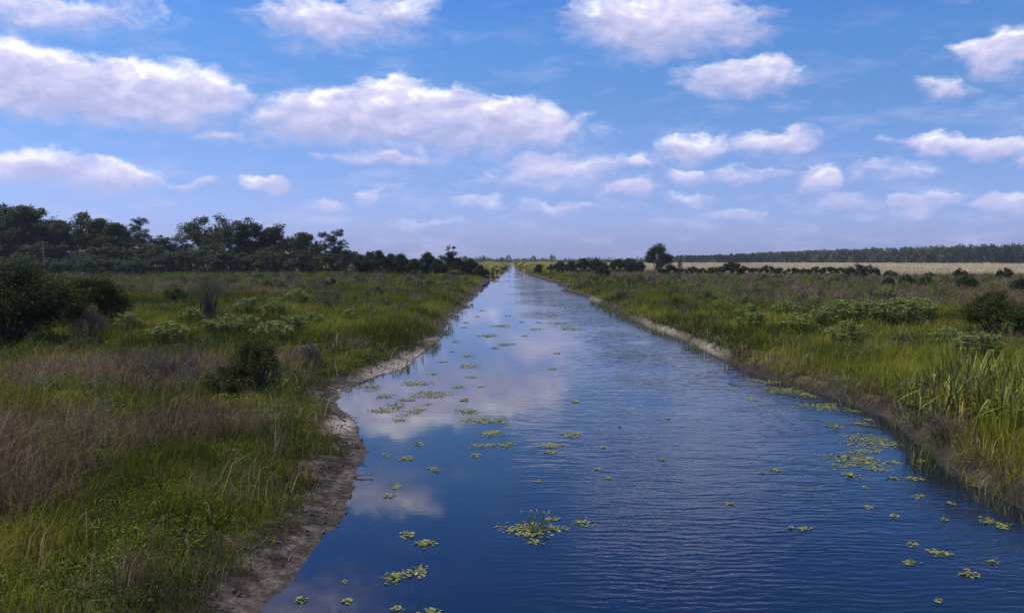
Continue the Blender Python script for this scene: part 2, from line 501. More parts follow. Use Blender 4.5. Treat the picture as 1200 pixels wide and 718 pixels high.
def water_mat():
    m = bpy.data.materials.new('canal_water')
    m.use_nodes = True
    t = NT(m.node_tree)
    bs = m.node_tree.nodes['Principled BSDF']
    g = t.n('ShaderNodeNewGeometry')
    P = g.outputs['Position']
    sp = t.n('ShaderNodeSeparateXYZ'); t.put(sp.inputs[0], P)
    X, Y, Z = sp.outputs
    bs.inputs['Base Color'].default_value = (.004, .009, .022, 1)
    bs.inputs['Roughness'].default_value = .025
    bs.inputs['IOR'].default_value = 1.40
    # breeze: rippled towards the right bank, calm by the left bank
    warp = t.noise(t.v('MULTIPLY', P, (1, .35, 1)), .16, 4, .6)
    warp2 = t.noise(t.v('MULTIPLY', P, (1, .30, 1)), .06, 3, .6)
    cx = t.m('ADD', t.m('MULTIPLY', t.m('SUBTRACT', warp, .5), 7.5), X)
    cx = t.m('ADD', cx, t.m('MULTIPLY', t.m('SUBTRACT', warp2, .5), t.rng(Y, 60, 220, 0, 34)))
    # the calm tongue leans right further out
    line = t.n('ShaderNodeFloatCurve')
    crv = line.mapping.curves[0]
    pts = [(0.0, .25), (.06, .27), (.12, .36), (.2, .50), (.32, .66), (.45, .50), (.6, .35), (.8, .30), (1.0, .30)]
    crv.points[0].location = pts[0]
    crv.points[1].location = pts[-1]
    for p_ in pts[1:-1]:
        crv.points.new(*p_)
    line.mapping.update()
    t.put(line.inputs[1], t.rng(Y, 10, 150))
    lx = t.m('MULTIPLY', line.outputs[0], 10.0)
    ripple = t.rng(t.m('SUBTRACT', cx, lx), -4.2, 0.5, 0.03, 1.0, smooth=True)
    patch = t.rng(t.noise(t.v('MULTIPLY', P, (.22, .16, 1)), .35, 3, .6), .38, .58, .22, 1.0)
    amp = t.m('MULTIPLY', ripple, patch)
    n1 = t.noise(t.v('MULTIPLY', P, (.55, 1.35, 1)), 4.2, 3, .55, .3)
    wv = t.n('ShaderNodeTexWave', wave_type='BANDS', bands_direction='Y')
    t.put(wv.inputs[0], t.v('ADD', t.v('MULTIPLY', P, (.12, 1, 1)), t.v('SCALE', t.noise(P, .5, 2, .5, col=True), scale=1.2)))
    wv.inputs['Scale'].default_value = 1.25
    wv.inputs['Distortion'].default_value = 3.0
    wv.inputs['Detail'].default_value = 3
    wv.inputs['Detail Scale'].default_value = 1.6
    n2 = t.noise(t.v('MULTIPLY', P, (.7, 1.2, 1)), .5, 2, .5)
    h = t.m('ADD', t.m('MULTIPLY', n1, .55), t.m('MULTIPLY', wv.outputs['Fac'], .09))
    h = t.m('ADD', h, t.m('MULTIPLY', n2, .35))
    n3 = t.noise(t.v('MULTIPLY', P, (.6, 1.25, 1)), 1.35, 2, .5, .4)
    h = t.m('ADD', h, t.m('MULTIPLY', n3, t.rng(Y, 14, 45, .3, 4.4)))
    h = t.m('MULTIPLY', h, amp)
    bp = t.n('ShaderNodeBump')
    bp.inputs['Strength'].default_value = 1.0
    bp.inputs['Distance'].default_value = .030
    t.put(bp.inputs['Height'], h)
    t.put(bs.inputs['Normal'], bp.outputs[0])
    return m
M['water'] = water_mat()

# ------------------------------------------------------------------ terrain and water
def axis(dense0, dense1, step, lo, hi, grow=1.12):
    a = list(np.arange(dense0, dense1 + 1e-6, step))
    s_ = step
    while a[-1] < hi:
        s_ *= grow
        a.append(a[-1] + s_)
    s_ = step
    b = []
    cur = dense0
    while cur > lo:
        s_ *= grow
        cur -= s_
        b.append(cur)
    return np.array(b[::-1] + a)
gx = axis(-11, 17, 0.16, -3600, 3600, 1.09)
gy = axis(9, 44, 0.16, -400, 3600, 1.022)
GX, GY = np.meshgrid(gx, gy)
fx_, fy_ = GX.ravel(), GY.ravel()
dd, side_ = land(fx_, fy_)
hz_ = height(fx_, fy_, dd, side_)
far = np.hypot(fx_, fy_)
hz_ = np.where(far > 1800, 0.9, hz_)
def straw_zone(x, y):
    """open fields beyond the scrub that are dry and pale"""
    n = fbm(x / 60., y / 30., 71, 3) - .5
    r_ = sstep(205, 232, y + n * 46 - np.clip(110 - x, 0, 200) * .5) * sstep(40, 75, x)
    l_ = sstep(300, 340, y + n * 40) * (1 - sstep(40, 75, x)) * .3
    return np.clip(r_ + l_, 0, 1) * (1 - .8 * sstep(850, 1000, y)) 
nx, ny = len(gx), len(gy)
ii = (np.arange(ny - 1)[:, None] * nx + np.arange(nx - 1)[None, :]).ravel()
mb = MB()
mb.add(np.stack([fx_, fy_, hz_], 1), np.stack([ii, ii + 1, ii + nx + 1, ii + nx], 1))
gm = mb.mesh('ground', M['soil'], smooth=True)
def pale_sand(x, y, d):
    t_ = np.zeros_like(x)
    for (a_, b_, c_) in ((478, 428, 1.6), (500, 416, 1.6), (455, 437, 1.3), (520, 398, 1.2), (775, 389, 2.2), (748, 381, 2.0), (822, 409, 1.8), (690, 352, 3.0), (405, 497, .7)):
        gx_, gy_ = ground(a_, b_, .1)
        t_ = np.maximum(t_, np.clip(1.2 - np.hypot(x - gx_, (y - gy_) * .35) / c_, 0, 1))
    return t_ * sstep(0.05, .25, d) * np.where(x > 3, .7 * (1 - sstep(.5, 1.0, d)), 1 - sstep(1.2, 1.9, d))
for nm, val in (('pale_sand', pale_sand(fx_, fy_, dd)), ('inland', np.clip(dd, -1, 60)), ('straw', straw_zone(fx_, fy_)), ('bankside', (side_ > 0).astype(float))):
    at = gm.attributes.new(nm, 'FLOAT', 'POINT')
    at.data.foreach_set('value', val.astype(np.float32))
g = link('ground', gm)
tag(g, 'low marshy land on both sides of the canal with muddy sandy banks', kind='structure')

wy = np.concatenate([[-200], np.geomspace(5, 880, 90)])
L_ = np.interp(wy, LS[:, 1], LS[:, 0]) - 2.6 - wy.clip(0) * .004
R_ = np.interp(wy, RS[:, 1], RS[:, 0]) + 2.6 + wy.clip(0) * .004
mb = MB()
n_ = len(wy)
mb.add(np.concatenate([np.stack([L_, wy, wy * 0], 1), np.stack([R_, wy, wy * 0], 1)]),
       [(i, n_ + i, n_ + i + 1, i + 1) for i in range(n_ - 1)])
wo_ = link('water', mb.mesh('water', M['water']))
tag(wo_, 'straight blue canal with calm and rippled water', kind='structure')

# the fair-weather cloud overhead that keeps the near canal in its shadow
def cloud_over():
    m = bpy.data.materials.new('cloud_vapour')
    m.use_nodes = True
    t = NT(m.node_tree)
    m.node_tree.nodes.clear()
    df = t.n('ShaderNodeBsdfDiffuse'); df.inputs[0].default_value = (.85, .85, .87, 1)
    tl = t.n('ShaderNodeBsdfTranslucent'); tl.inputs[0].default_value = (.85, .85, .87, 1)
    tr = t.n('ShaderNodeBsdfTransparent'); 
    a = t.n('ShaderNodeMixShader'); a.inputs[0].default_value = .5
    b = t.n('ShaderNodeMixShader'); b.inputs[0].default_value = .93
    t.nt.links.new(df.outputs[0], a.inputs[1]); t.nt.links.new(tl.outputs[0], a.inputs[2])
    t.nt.links.new(a.outputs[0], b.inputs[1]); t.nt.links.new(tr.outputs[0], b.inputs[2])
    o_ = t.n('ShaderNodeOutputMaterial'); t.nt.links.new(b.outputs[0], o_.inputs[0])
    nu, nv = 96, 40
    th = np.linspace(0, 2 * math.pi, nu, endpoint=False)
    ph = np.linspace(-math.pi / 2, math.pi / 2, nv)
    TH, PH = np.meshgrid(th, ph)
    cx_, sy_, sz_ = np.cos(TH) * np.cos(PH), np.sin(TH) * np.cos(PH), np.sin(PH)
    nn = fbm(cx_ * 2.4 + 7, sy_ * 2.4 + sz_ * 2 + 3, 5, 5)
    r_ = 0.80 + nn * .45
    # the footprint follows the shaded ground: wide on the left, ending nearer on the right
    X = cx_ * r_ * 330
    Y = sy_ * r_ * 300 - 15 - X * .20
    Z = np.where(sz_ > 0, sz_ * r_ * 170, sz_ * 35)
    mb = MB()
    fs = [(j * nu + i, j * nu + (i + 1) % nu, (j + 1) * nu + (i + 1) % nu, (j + 1) * nu + i) for j in range(nv - 1) for i in range(nu)]
    mb.add(np.stack([X.ravel(), Y.ravel(), Z.ravel()], 1), fs)
    A = 900.0
    o = link('cloud', mb.mesh('cloud', m, True), loc=(sdir.x / sdir.z * A, sdir.y / sdir.z * A, A))
    tag(o, 'white heaped cloud high above the near canal', 'cloud', kind='stuff')
cloud_over()

# ------------------------------------------------------------------ grass
def blades(mb, x, y, z, h, wd, lean, tint, two=True, rng=R, bend=None):
    n = len(x)
    a = rng.uniform(0, 2 * math.pi, n)
    b = rng.uniform(0, 2 * math.pi, n)
    lx, ly = np.cos(a) * lean * h, np.sin(a) * lean * h
    ux, uy = np.cos(b) * wd * .5, np.sin(b) * wd * .5
    if two:
        V = np.empty((n, 5, 3), np.float32)
        V[:, 0] = np.stack([x - ux, y - uy, z], 1)
        V[:, 1] = np.stack([x + ux, y + uy, z], 1)
        V[:, 2] = np.stack([x + ux * .8 + lx * .35, y + uy * .8 + ly * .35, z + h * .6], 1)
        V[:, 3] = np.stack([x - ux * .8 + lx * .35, y - uy * .8 + ly * .35, z + h * .6], 1)
        V[:, 4] = np.stack([x + lx, y + ly, z + h * (1 - .3 * np.minimum(lean, 1))], 1)
        i = np.arange(n) * 5
        T = np.repeat(tint, 5)
        mb.add(V.reshape(-1, 3), np.stack([i, i + 1, i + 2, i + 3], 1), T)
        mb.f.append(np.stack([i + 3, i + 2, i + 4], 1) + mb.off - n * 5)
    else:
        V = np.empty((n, 3, 3), np.float32)
        V[:, 0] = np.stack([x - ux, y - uy, z], 1)
        V[:, 1] = np.stack([x + ux, y + uy, z], 1)
        V[:, 2] = np.stack([x + lx, y + ly, z + h], 1)
        i = np.arange(n) * 3
        mb.add(V.reshape(-1, 3), np.stack([i, i + 1, i + 2], 1), np.repeat(tint, 3))
def scatter(y0, y1, dens, rng):
    """points over the visible wedge plus a margin"""
    out = []
    ys = np.linspace(y0, y1, 40)
    for a, b in zip(ys[:-1], ys[1:]):
        hw = .66 * b + 6
        k = rng.poisson(dens * (b - a) * hw * 2)
        out.append(np.stack([rng.uniform(-hw, hw, k), rng.uniform(a, b, k)], 1))
    P = np.concatenate(out)
    return P[:, 0], P[:, 1]
def blob(x, y, cx, cy, rx, ry):
    return np.clip(1.25 - ((x - cx) / rx) ** 2 - ((y - cy) / ry) ** 2, 0, 1)
# zone weights -------------------------------------------------------------
def zones(x, y, d, side):
    L, Rr = side < 0, side > 0
    big = fbm(x / 6., y / 9., 101, 4) - .5
    big2 = fbm(x / 14., y / 26., 131, 4) - .5
    fine_ = fbm(x / 1.2, y / 1.5, 151, 3) - .5
    dryL = np.maximum.reduce([
        blob(x, y, -12.8, 20, 3.8, 8) * 1.05, blob(x, y, -14.5, 35, 6.5, 6) * .9, blob(x, y, -8.8, 25, 2.0, 3.0) * .6,
        sstep(95, 118, y) * (1 - sstep(175, 205, y)) * sstep(14, 34, d) * .95,
        blob(x, y, -10.5, 40, 1.8, 2.5) * .8, blob(x, y, -8.2, 47, 2.0, 3.5) * .6])
    dryR = np.maximum(sstep(58, 82, y + big2 * 50) * sstep(8, 19, d + big * 12) * 1.15, sstep(45, 60, y) * sstep(22, 32, d) * .55)
    dry = np.where(L, dryL, dryR) + big * 1.3 + fine_ * 1.3
    tallL = sstep(42, 52, y) * (1 - sstep(98, 125, y)) * .75 + sstep(120, 200, y) * (1 - sstep(10, 26, d)) * .9
    tallR = (1 - sstep(7, 16, d + big * 8)) * .95 * sstep(.7, 1.6, d)
    tall = np.where(L, tallL, tallR) + big2 * .9 + fine_ * .4
    return dry, tall
bands = [(8, 24, 420, True, .013), (24, 42, 230, True, .017), (42, 75, 85, True, .030), (75, 130, 26, False, .06),
         (130, 240, 7.5, False, .12), (240, 420, 2.6, False, .22)]
gb, tb, db, sb_, mm_ = MB(), MB(), MB(), MB(), MB()
for (y0, y1, dens, two, wd) in bands:
    x, y = scatter(y0, y1, dens, R)
    d, side = land(x, y)
    nz = fbm(x / .8, y / .8, 61, 3) - .5
    edgeL = 0.80 + nz * 2.4 - .25 * (y > 40) - .25 * sstep(22, 14, y)
    edgeR = 0.22 + nz * .9
    ps2 = pale_sand(x, y, d)
    edgeL = edgeL + ps2 * .9
    edgeR = edgeR + ps2 * .2
    ok = d > np.where(side < 0, edgeL, edgeR) + np.clip(y / 250., 0, .8)
    # thin towards the bank
    ok &= R.uniform(0, 1, len(x)) < np.where(side > 0, np.clip(d / .8 + .25, 0, 1), np.clip((d - .2) / 2.2 + .2, 0, 1))
    x, y, d, side = x[ok], y[ok], d[ok], side[ok]
    z = height(x, y, d, side) - .02
    dry, tall = zones(x, y, d, side)
    st = straw_zone(x, y)
    u = R.uniform(0, 1, len(x))
    isstraw = u < st
    isdry = ~isstraw & (dry > .48 + R.normal(0, .16, len(x)))
    istall = ~isstraw & ~isdry & (tall > .45 + R.normal(0, .12, len(x)))
    isgreen = ~(isstraw | isdry | istall)
    clump = fbm(x / .5, y / .5, 77, 2)
    tuss = np.clip(fbm(x / 1.1, y / 1.3, 79, 3) * 1.8 - .4, 0, 1)
    patch = fbm(x / 4., y / 6., 88, 3)
    wdv = wd * R.uniform(.7, 1.5, len(x))
    rnd = R.uniform(0, 1, len(x))
    tn = np.clip(rnd * .5 + (patch - .5) * 2.2 + .16 + (clump - .5) * .6, 0, 1)
    k = isgreen
    low = (1 - .45 * sstep(5, 1.5, d[k])) * (.45 + 1.15 * tuss[k])
    blades(gb, x[k], y[k], z[k], R.gamma(5, .2, k.sum()) * (.30 + .22 * clump[k]) * low * (1.0 + (y[k] > 60) * .3), wdv[k], R.uniform(.1, .9, k.sum()), tn[k], two)
    k = istall
    blades(tb, x[k], y[k], z[k], R.gamma(9, 1 / 9., k.sum()) * (.22 + .30 * clump[k] + .34 * tuss[k]) * (1 + .5 * (side[k] > 0) * (x[k] > 12) * (y[k] < 34)) * (.45 + .55 * sstep(.4, 2.5, d[k])), wdv[k] * 1.1, R.uniform(.05, .5, k.sum()), tn[k], two)
    k = isdry & (R.uniform(0, 1, len(x)) < .3 + .6 * tuss) | (side > 0) & (d < .8) & (R.uniform(0, 1, len(x)) < .22)
    blades(db, x[k], y[k], z[k], R.gamma(7, 1 / 7., k.sum()) * (.22 + .36 * clump[k] + .46 * tuss[k]), wdv[k] * .75, R.uniform(.1, 1.1, k.sum()), np.clip(rnd[k] * .8 + (patch[k] - .5), 0, 1), two)
    k = isdry & (R.uniform(0, 1, len(x)) < .35)
    blades(gb, x[k], y[k], z[k], R.gamma(5, .2, k.sum()) * .35, wdv[k], R.uniform(.1, .9, k.sum()), tn[k] * .7, two)
    k = isstraw
    blades(sb_, x[k], y[k], z[k], R.gamma(7, 1 / 7., k.sum()) * .8, wdv[k] * 1.1, R.uniform(.05, .6, k.sum()), tn[k], two)
# far fields
x, y = scatter(420, 900, .55, R)
d, side = land(x, y)
ok = d > 2
x, y, d, side = x[ok], y[ok], d[ok], side[ok]
for mb, k in ((sb_, x > 55 + y * .03), (mm_, x <= 55 + y * .03)):
    n_k = int(k.sum())
    blades(mb, x[k], y[k], height(x[k], y[k], d[k], side[k]), R.uniform(.3, .9, n_k), R.uniform(.5, 1.2, n_k), R.uniform(.05, .5, n_k), np.clip(fbm(x[k] / 25., y[k] / 60., 7, 3) * 1.6 - .3 + R.uniform(-.2, .2, n_k), 0, 1), False)
# taller bright growth on the two far banks where the canal narrows
x, y = scatter(285, 760, 2.2, R)
d, side = land(x, y)
ok = (d > .4) & (d < 34) & (np.abs(x) < 60)
x, y, d, side = x[ok], y[ok], d[ok], side[ok]
hh = R.uniform(1.0, 2.3, len(x)) * (.5 + fbm(x / 9., y / 20., 17, 3))
blades(mm_, x, y, height(x, y, d, side), hh, R.uniform(.25, .6, len(x)), R.uniform(.05, .5, len(x)), np.clip(fbm(x / 8., y / 30., 9, 3) * 1.5 - .25 + R.uniform(-.2, .2, len(x)), 0, 1), False)
for nm, mb, mt, lb in (('green_grass', gb, 'grass', 'short green grass over both banks'), ('tall_grass', tb, 'tall', 'taller bright green grass along the banks'),
                       ('dry_grass', db, 'dry', 'dry purplish brown grass in broad drifts'), ('straw_grass', sb_, 'straw', 'pale straw grass of the sunlit far field'),
                       ('marsh_grass', mm_, 'marsh', 'yellow green marsh growth on the far banks')):
    tag(link(nm, mb.mesh(nm, M[mt])), lb, 'grass', kind='stuff')

# low broad-leaved weeds -----------------------------------------------------
def leafquads(mb, C, size, up, tint, rng=R, asp=.55):
    """one pointed leaf (quad, folded at random) per centre"""
    n = len(C)
    nrm = rng.normal(0, 1, (n, 3))
    nrm /= np.linalg.norm(nrm, axis=1)[:, None]
    nrm[:, 2] = np.abs(nrm[:, 2]) + up
    nrm /= np.linalg.norm(nrm, axis=1)[:, None]
    t1 = np.cross(nrm, rng.normal(0, 1, (n, 3)))
    t1 /= np.linalg.norm(t1, axis=1)[:, None] + 1e-9
    t2 = np.cross(nrm, t1)
    s_ = (np.asarray(size) * rng.uniform(.65, 1.35, n))[:, None]
    a = C - t1 * s_ * .5
    b = C + t2 * s_ * .5 * asp + nrm * s_ * .08
    c = C + t1 * s_ * .5
    e = C - t2 * s_ * .5 * asp + nrm * s_ * .08
    V = np.stack([a, b, c, e], 1).reshape(-1, 3)
    i = np.arange(n) * 4
    mb.add(V, np.stack([i, i + 1, i + 2, i + 3], 1), np.repeat(tint, 4))
wb_ = MB()
x, y = scatter(9, 52, 110, R)
d, side = land(x, y)
dens_ = fbm(x / 1.5, y / 1.8, 201, 4)
ok = (d > 1.6 + (dens_ - .5) * 3) & (dens_ > .42)
x, y, d, side, dens_ = x[ok], y[ok], d[ok], side[ok], dens_[ok]
z = height(x, y, d, side)
for k in range(4):
    C = np.stack([x + R.normal(0, .07, len(x)), y + R.normal(0, .07, len(x)), z + R.uniform(.03, .38, len(x)) * (dens_ * 1.6 - .3)], 1)
    leafquads(wb_, C, .055 + .03 * (y > 25), .6, np.clip(R.uniform(0, .7, len(x)) + (dens_ - .5) * 1.5, 0, 1), asp=.6)
tag(link('weeds', wb_.mesh('weeds', M['weed'])), 'low broad-leaved weeds among the near grass', 'weeds', kind='stuff')

# ------------------------------------------------------------------ plants and trees
def curve_pts(p0, p1, n=5, sag=0.0, wig=0.0, rng=R):
    t = np.linspace(0, 1, n)[:, None]
    P = np.asarray(p0) * (1 - t) + np.asarray(p1) * t
    P[:, 2] += (sag * np.sin(t[:, 0] * math.pi))
    P[1:-1] += rng.normal(0, wig, (n - 2, 3))
    return P
def clump(mb, c, r, n, size, rng, up=.35, flat=.75, tb=0.0, asp=.6):
    d_ = rng.normal(0, 1, (n, 3))
    d_ /= np.linalg.norm(d_, axis=1)[:, None]
    rr = rng.uniform(.15, 1, n) ** .55 * r
    # knobbly outline
    k = 1 + .28 * np.sin(d_[:, 0] * 5 + c[0] * 3) * np.cos(d_[:, 1] * 4 + c[1]) + .2 * np.sin(d_[:, 2] * 6 + c[2])
    C = np.asarray(c) + d_ * (rr * k)[:, None] * np.array([1, 1, flat])
    leafquads(mb, C, size, up, np.clip(rng.uniform(0, .75, n) + .12 + tb, 0, 1), rng, asp)

def make_oak(seed, H=20., spread=7.0, leaf=.5, nl=70, gaps=.3, low=.3, tmat='bark', lmat='oak', fill=0):
    rng = np.random.default_rng(seed)
    tr, cr = MB(), MB()
    fork = np.array([rng.normal(0, .4), rng.normal(0, .4), H * low])
    r0 = H * .022
    tr.tube(curve_pts((0, 0, -.3), fork, 5, 0, .12, rng), np.linspace(r0 * 1.25, r0 * .85, 5), 8)
    nl_ = rng.integers(6, 9)
    for i in range(nl_):
        a = i / nl_ * 2 * math.pi + rng.uniform(-.4, .4)
        out = spread * rng.uniform(.45, .95) if i else 0.8
        top = H * (rng.uniform(.66, .93) if out < spread * .7 else rng.uniform(.5, .78))
        if i == 0:
            top = H * .93
        e = np.array([math.cos(a) * out, math.sin(a) * out, top])
        P = curve_pts(fork, e, 6, H * .03, H * .015, rng)
        tr.tube(P, np.linspace(r0 * .55, r0 * .12, 6), 6)
        for j in range(rng.integers(4, 7)):
            b = P[rng.integers(2, 6)]
            a2 = rng.uniform(0, 2 * math.pi)
            L = spread * rng.uniform(.2, .5)
            e2 = b + np.array([math.cos(a2) * L, math.sin(a2) * L, rng.uniform(-.3, .55) * L])
            e2[2] = min(e2[2], H * .97)
            tr.tube(curve_pts(b, e2, 4, 0, .1, rng), np.linspace(r0 * .16, r0 * .05, 4), 4)
            tb_ = rng.uniform(-.22, .22)
            clump(cr, e2, H * rng.uniform(.07, .12), int(nl * rng.uniform(.7, 1.2)), leaf, rng, tb=tb_)
            if rng.uniform() > gaps:
                clump(cr, (b + e2) / 2 + rng.normal(0, .5, 3), H * rng.uniform(.05, .08), nl // 2, leaf, rng, tb=tb_)
        clump(cr, e, H * rng.uniform(.06, .09), nl, leaf, rng, tb=rng.uniform(-.2, .2))
    for i in range(fill):
        a = rng.uniform(0, 2 * math.pi)
        f = rng.uniform(0, 1)
        rr = spread * (.85 - .45 * f) * math.sqrt(rng.uniform(.1, 1))
        clump(cr, (math.cos(a) * rr, math.sin(a) * rr, H * (low - .02 + (.62 * f))), H * rng.uniform(.07, .11), nl, leaf, rng, tb=rng.uniform(-.2, .15))
    return [('trunk', tr.mesh('trunk', M[tmat], True)), ('crown', cr.mesh('crown', M[lmat]))]
def make_pine(seed, H=20., spread=4.5, leaf=.45, nl=60, start=.35):
    rng = np.random.default_rng(seed)
    tr, cr = MB(), MB()
    tr.tube(curve_pts((0, 0, -.3), (rng.normal(0, .3), rng.normal(0, .3), H * .97), 7, 0, .08, rng), np.linspace(H * .018, H * .004, 7), 8)
    z = H * start
    while z < H * .97:
        f = (z / H - start) / (1 - start)
        prof = (1 - abs(f - .42) * 1.15) if f > .42 else .55 + f
        for k in range(rng.integers(2, 5)):
            a = rng.uniform(0, 2 * math.pi)
            L = spread * max(prof, .12) * rng.uniform(.55, 1.1)
            b = np.array([0, 0, z])
            e = b + np.array([math.cos(a) * L, math.sin(a) * L, L * rng.uniform(.0, .35)])
            tr.tube(curve_pts(b, e, 4, -.1 * L, .03, rng), np.linspace(H * .004, H * .0012, 4), 4)
            clump(cr, e, H * .045 + .25, nl, leaf, rng, .1, .7, rng.uniform(-.2, .2), .3)
            if L > spread * .4:
                clump(cr, b * .45 + e * .55, H * .04 + .2, nl // 2, leaf, rng, .1, .7, rng.uniform(-.2, .2), .3)
        z += H * rng.uniform(.028, .05)
    clump(cr, (0, 0, H * .97), H * .04, nl, leaf, rng, .1, 1.3, 0, .3)
    return [('trunk', tr.mesh('trunk', M['bark'], True)), ('crown', cr.mesh('crown', M['pine']))]
def make_palm(seed, H=6.):
    rng = np.random.default_rng(seed)
    tr, cr = MB(), MB()
    top = np.array([rng.normal(0, .2), rng.normal(0, .2), H])
    tr.tube(curve_pts((0, 0, -.3), top, 6, 0, .04, rng), np.linspace(.26, .19, 6), 8)
    for k in range(46):
        a = rng.uniform(0, 2 * math.pi)
        el_ = rng.uniform(-.9, 1.3)
        dirn = np.array([math.cos(a) * math.cos(el_), math.sin(a) * math.cos(el_), math.sin(el_)])
        L = rng.uniform(1.0, 1.6)
        hub = top + dirn * L
        hub[2] -= .1 * L
        tr.tube([top, hub], [.03, .02], 4)
        s_ = np.cross(dirn, (0, 0, 1.)); s_ /= np.linalg.norm(s_) + 1e-9
        tn_ = rng.uniform(.1, .8)
        for q in np.linspace(-1.25, 1.25, 9):
            dq = dirn * math.cos(q) + s_ * math.sin(q)
            tip = hub + dq * rng.uniform(.9, 1.4) + np.array([0, 0, -.35])
            mid = hub + dq * .5
            wv_ = np.cross(dq, (0, 0, 1.)) * .15
            cr.add([hub, mid + wv_, tip, mid - wv_], [(0, 1, 2, 3)], tn_)
    return [('trunk', tr.mesh('trunk', M['bark'], True)), ('crown', cr.mesh('crown', M['palm']))]
def make_bush(seed, H=2.5, Wd=3., leaf=.1, n=5000, lmat='myrtle', lumps=26, skirt=.12, up=.35, asp=.55, dome=1.0, shoot=.2):
    rng = np.random.default_rng(seed)
    tr, cr = MB(), MB()
    cs = []
    for i in range(lumps):
        a = rng.uniform(0, 2 * math.pi)
        rr = math.sqrt(rng.uniform(0, 1))
        x_, y_ = math.cos(a) * rr * Wd * .42, math.sin(a) * rr * Wd * .42
        hmax = H * (1 - .42 * rr ** 2 * dome) * rng.uniform(.80, 1.0)
        z_ = hmax - H * .14 if i % 3 else rng.uniform(skirt * H, hmax - .1 * H)
        cs.append(np.array([x_, y_, z_]))
    for c in cs:
        r_ = min(H, Wd) * rng.uniform(.12, .2)
        clump(cr, c, r_, n // lumps, leaf, rng, up, .85, rng.uniform(-.2, .25), asp)
    # fine shoots break the outline
    for i in range(lumps):
        c = cs[i]
        tip = c + np.array([rng.normal(0, .16) * Wd * .4, rng.normal(0, .16) * Wd * .4, H * rng.uniform(.4, 1) * shoot])
        k = int(14 * shoot / .2)
        t = rng.uniform(0, 1, k)[:, None]
        C = c * (1 - t) + tip * t + rng.normal(0, leaf * .6, (k, 3))
        leafquads(cr, C, leaf, up, rng.uniform(.2, .9, k), rng, asp)
    for c in cs[::2]:
        tr.tube(curve_pts((rng.normal(0, Wd * .05), rng.normal(0, Wd * .05), -.1), c, 4, 0, H * .02, rng), np.linspace(H * .014 + .006, .006, 4), 5)
    return [('stem', tr.mesh('stem', M['bark'], True)), ('foliage', cr.mesh('foliage', M[lmat]))]
def make_pale(seed, H=1.7, Wd=2.2, stems=34, leaf=.13):
    """soft shrub of upright stems that end in flat rosettes of light leaves"""
    rng = np.random.default_rng(seed)
    tr, cr = MB(), MB()
    for i in range(stems):
        a = rng.uniform(0, 2 * math.pi); rr = math.sqrt(rng.uniform(0, 1))
        x_, y_ = math.cos(a) * rr * Wd * .5, math.sin(a) * rr * Wd * .5
        h_ = H * (1 - .4 * rr * rr) * rng.uniform(.75, 1.05)
        P = curve_pts((x_ * .5, y_ * .5, -.05), (x_, y_, h_), 4, 0, .02, rng)
        tr.tube(P, np.linspace(.014, .006, 4), 4)
        for lv in np.linspace(.45, 1, 4):
            c = P[0] * (1 - lv) + P[-1] * lv
            k = 11 if lv < 1 else 18
            an = rng.uniform(0, 2 * math.pi, k)
            q = rng.uniform(.3, 1, k) * leaf * 1.3
            C = c + np.stack([np.cos(an) * q, np.sin(an) * q, rng.normal(0, .03, k)], 1)
            leafquads(cr, C, leaf, 1.3, np.clip(rng.uniform(.0, .6, k) + (.3 if lv > .9 else 0), 0, 1), rng, .5)
    return [('stem', tr.mesh('stem', M['stem'], True)), ('foliage', cr.mesh('foliage', M['pale']))]
def make_twigs(seed, H=1.2, Wd=2., n=160):
    rng = np.random.default_rng(seed)
    tr = MB()
    for i in range(n):
        a = rng.uniform(0, 2 * math.pi); rr = rng.uniform(0, .3) * Wd
        b = np.array([math.cos(a) * rr, math.sin(a) * rr, 0])
        a += rng.normal(0, .8)
        L = rng.uniform(.35, 1) * Wd * .5
        e = b + np.array([math.cos(a) * L, math.sin(a) * L, H * rng.uniform(.1, 1)])
        P = curve_pts(b, e, 4, H * .1, .06, rng)
        tn_ = rng.uniform(0, 1)
        tr.tube(P, np.linspace(.011, .003, 4), 3, tn_)
        for q in range(3):
            s0 = P[rng.integers(1, 4)]
            e3 = s0 + rng.normal(0, .16, 3) + np.array([0, 0, .1])
            tr.tube([s0, e3], [.005, .002], 3, tn_)
    return tr.mesh('dead_brush', M['twig'])
def make_reeds(seed, H=2.0, Wd=1.2, n=110):
    rng = np.random.default_rng(seed)
    mb = MB()
    for i in range(n):
        a = rng.uniform(0, 2 * math.pi); rr = math.sqrt(rng.uniform(0, 1)) * Wd * .5
        x0, y0 = math.cos(a) * rr, math.sin(a) * rr
        h_ = H * rng.uniform(.55, 1)
        ln = rng.uniform(.05, .35) * h_
        th = rng.uniform(0, 2 * math.pi)
        fold = rng.uniform() < .22
        t = np.linspace(0, 1, 6)
        px_ = x0 + math.cos(th) * ln * t ** 2
        py_ = y0 + math.sin(th) * ln * t ** 2
        pz = h_ * t
        if fold:
            kx = 3
            for j in (4, 5):
                px_[j] = px_[kx] + math.cos(th) * h_ * .22 * (j - 3)
                py_[j] = py_[kx] + math.sin(th) * h_ * .22 * (j - 3)
                pz[j] = pz[kx] - h_ * .08 * (j - 3) ** 1.5
        wv_ = .022 * rng.uniform(.7, 1.3) * np.array([1, 1, .95, .8, .55, .1])
        ph_ = th + 1.57 + rng.normal(0, .5)
        ux, uy = np.cos(ph_) * wv_, np.sin(ph_) * wv_
        A_ = np.stack([px_ - ux, py_ - uy, pz], 1)
        B_ = np.stack([px_ + ux, py_ + uy, pz], 1)
        V = np.concatenate([A_, B_])
        tn_ = rng.uniform(.75, 1) if rng.uniform() < .3 else rng.uniform(0, .7)
        mb.add(V, [(j, 6 + j, 7 + j, j + 1) for j in range(5)], tn_)
    return mb.mesh('reed_clump', M['reed'])

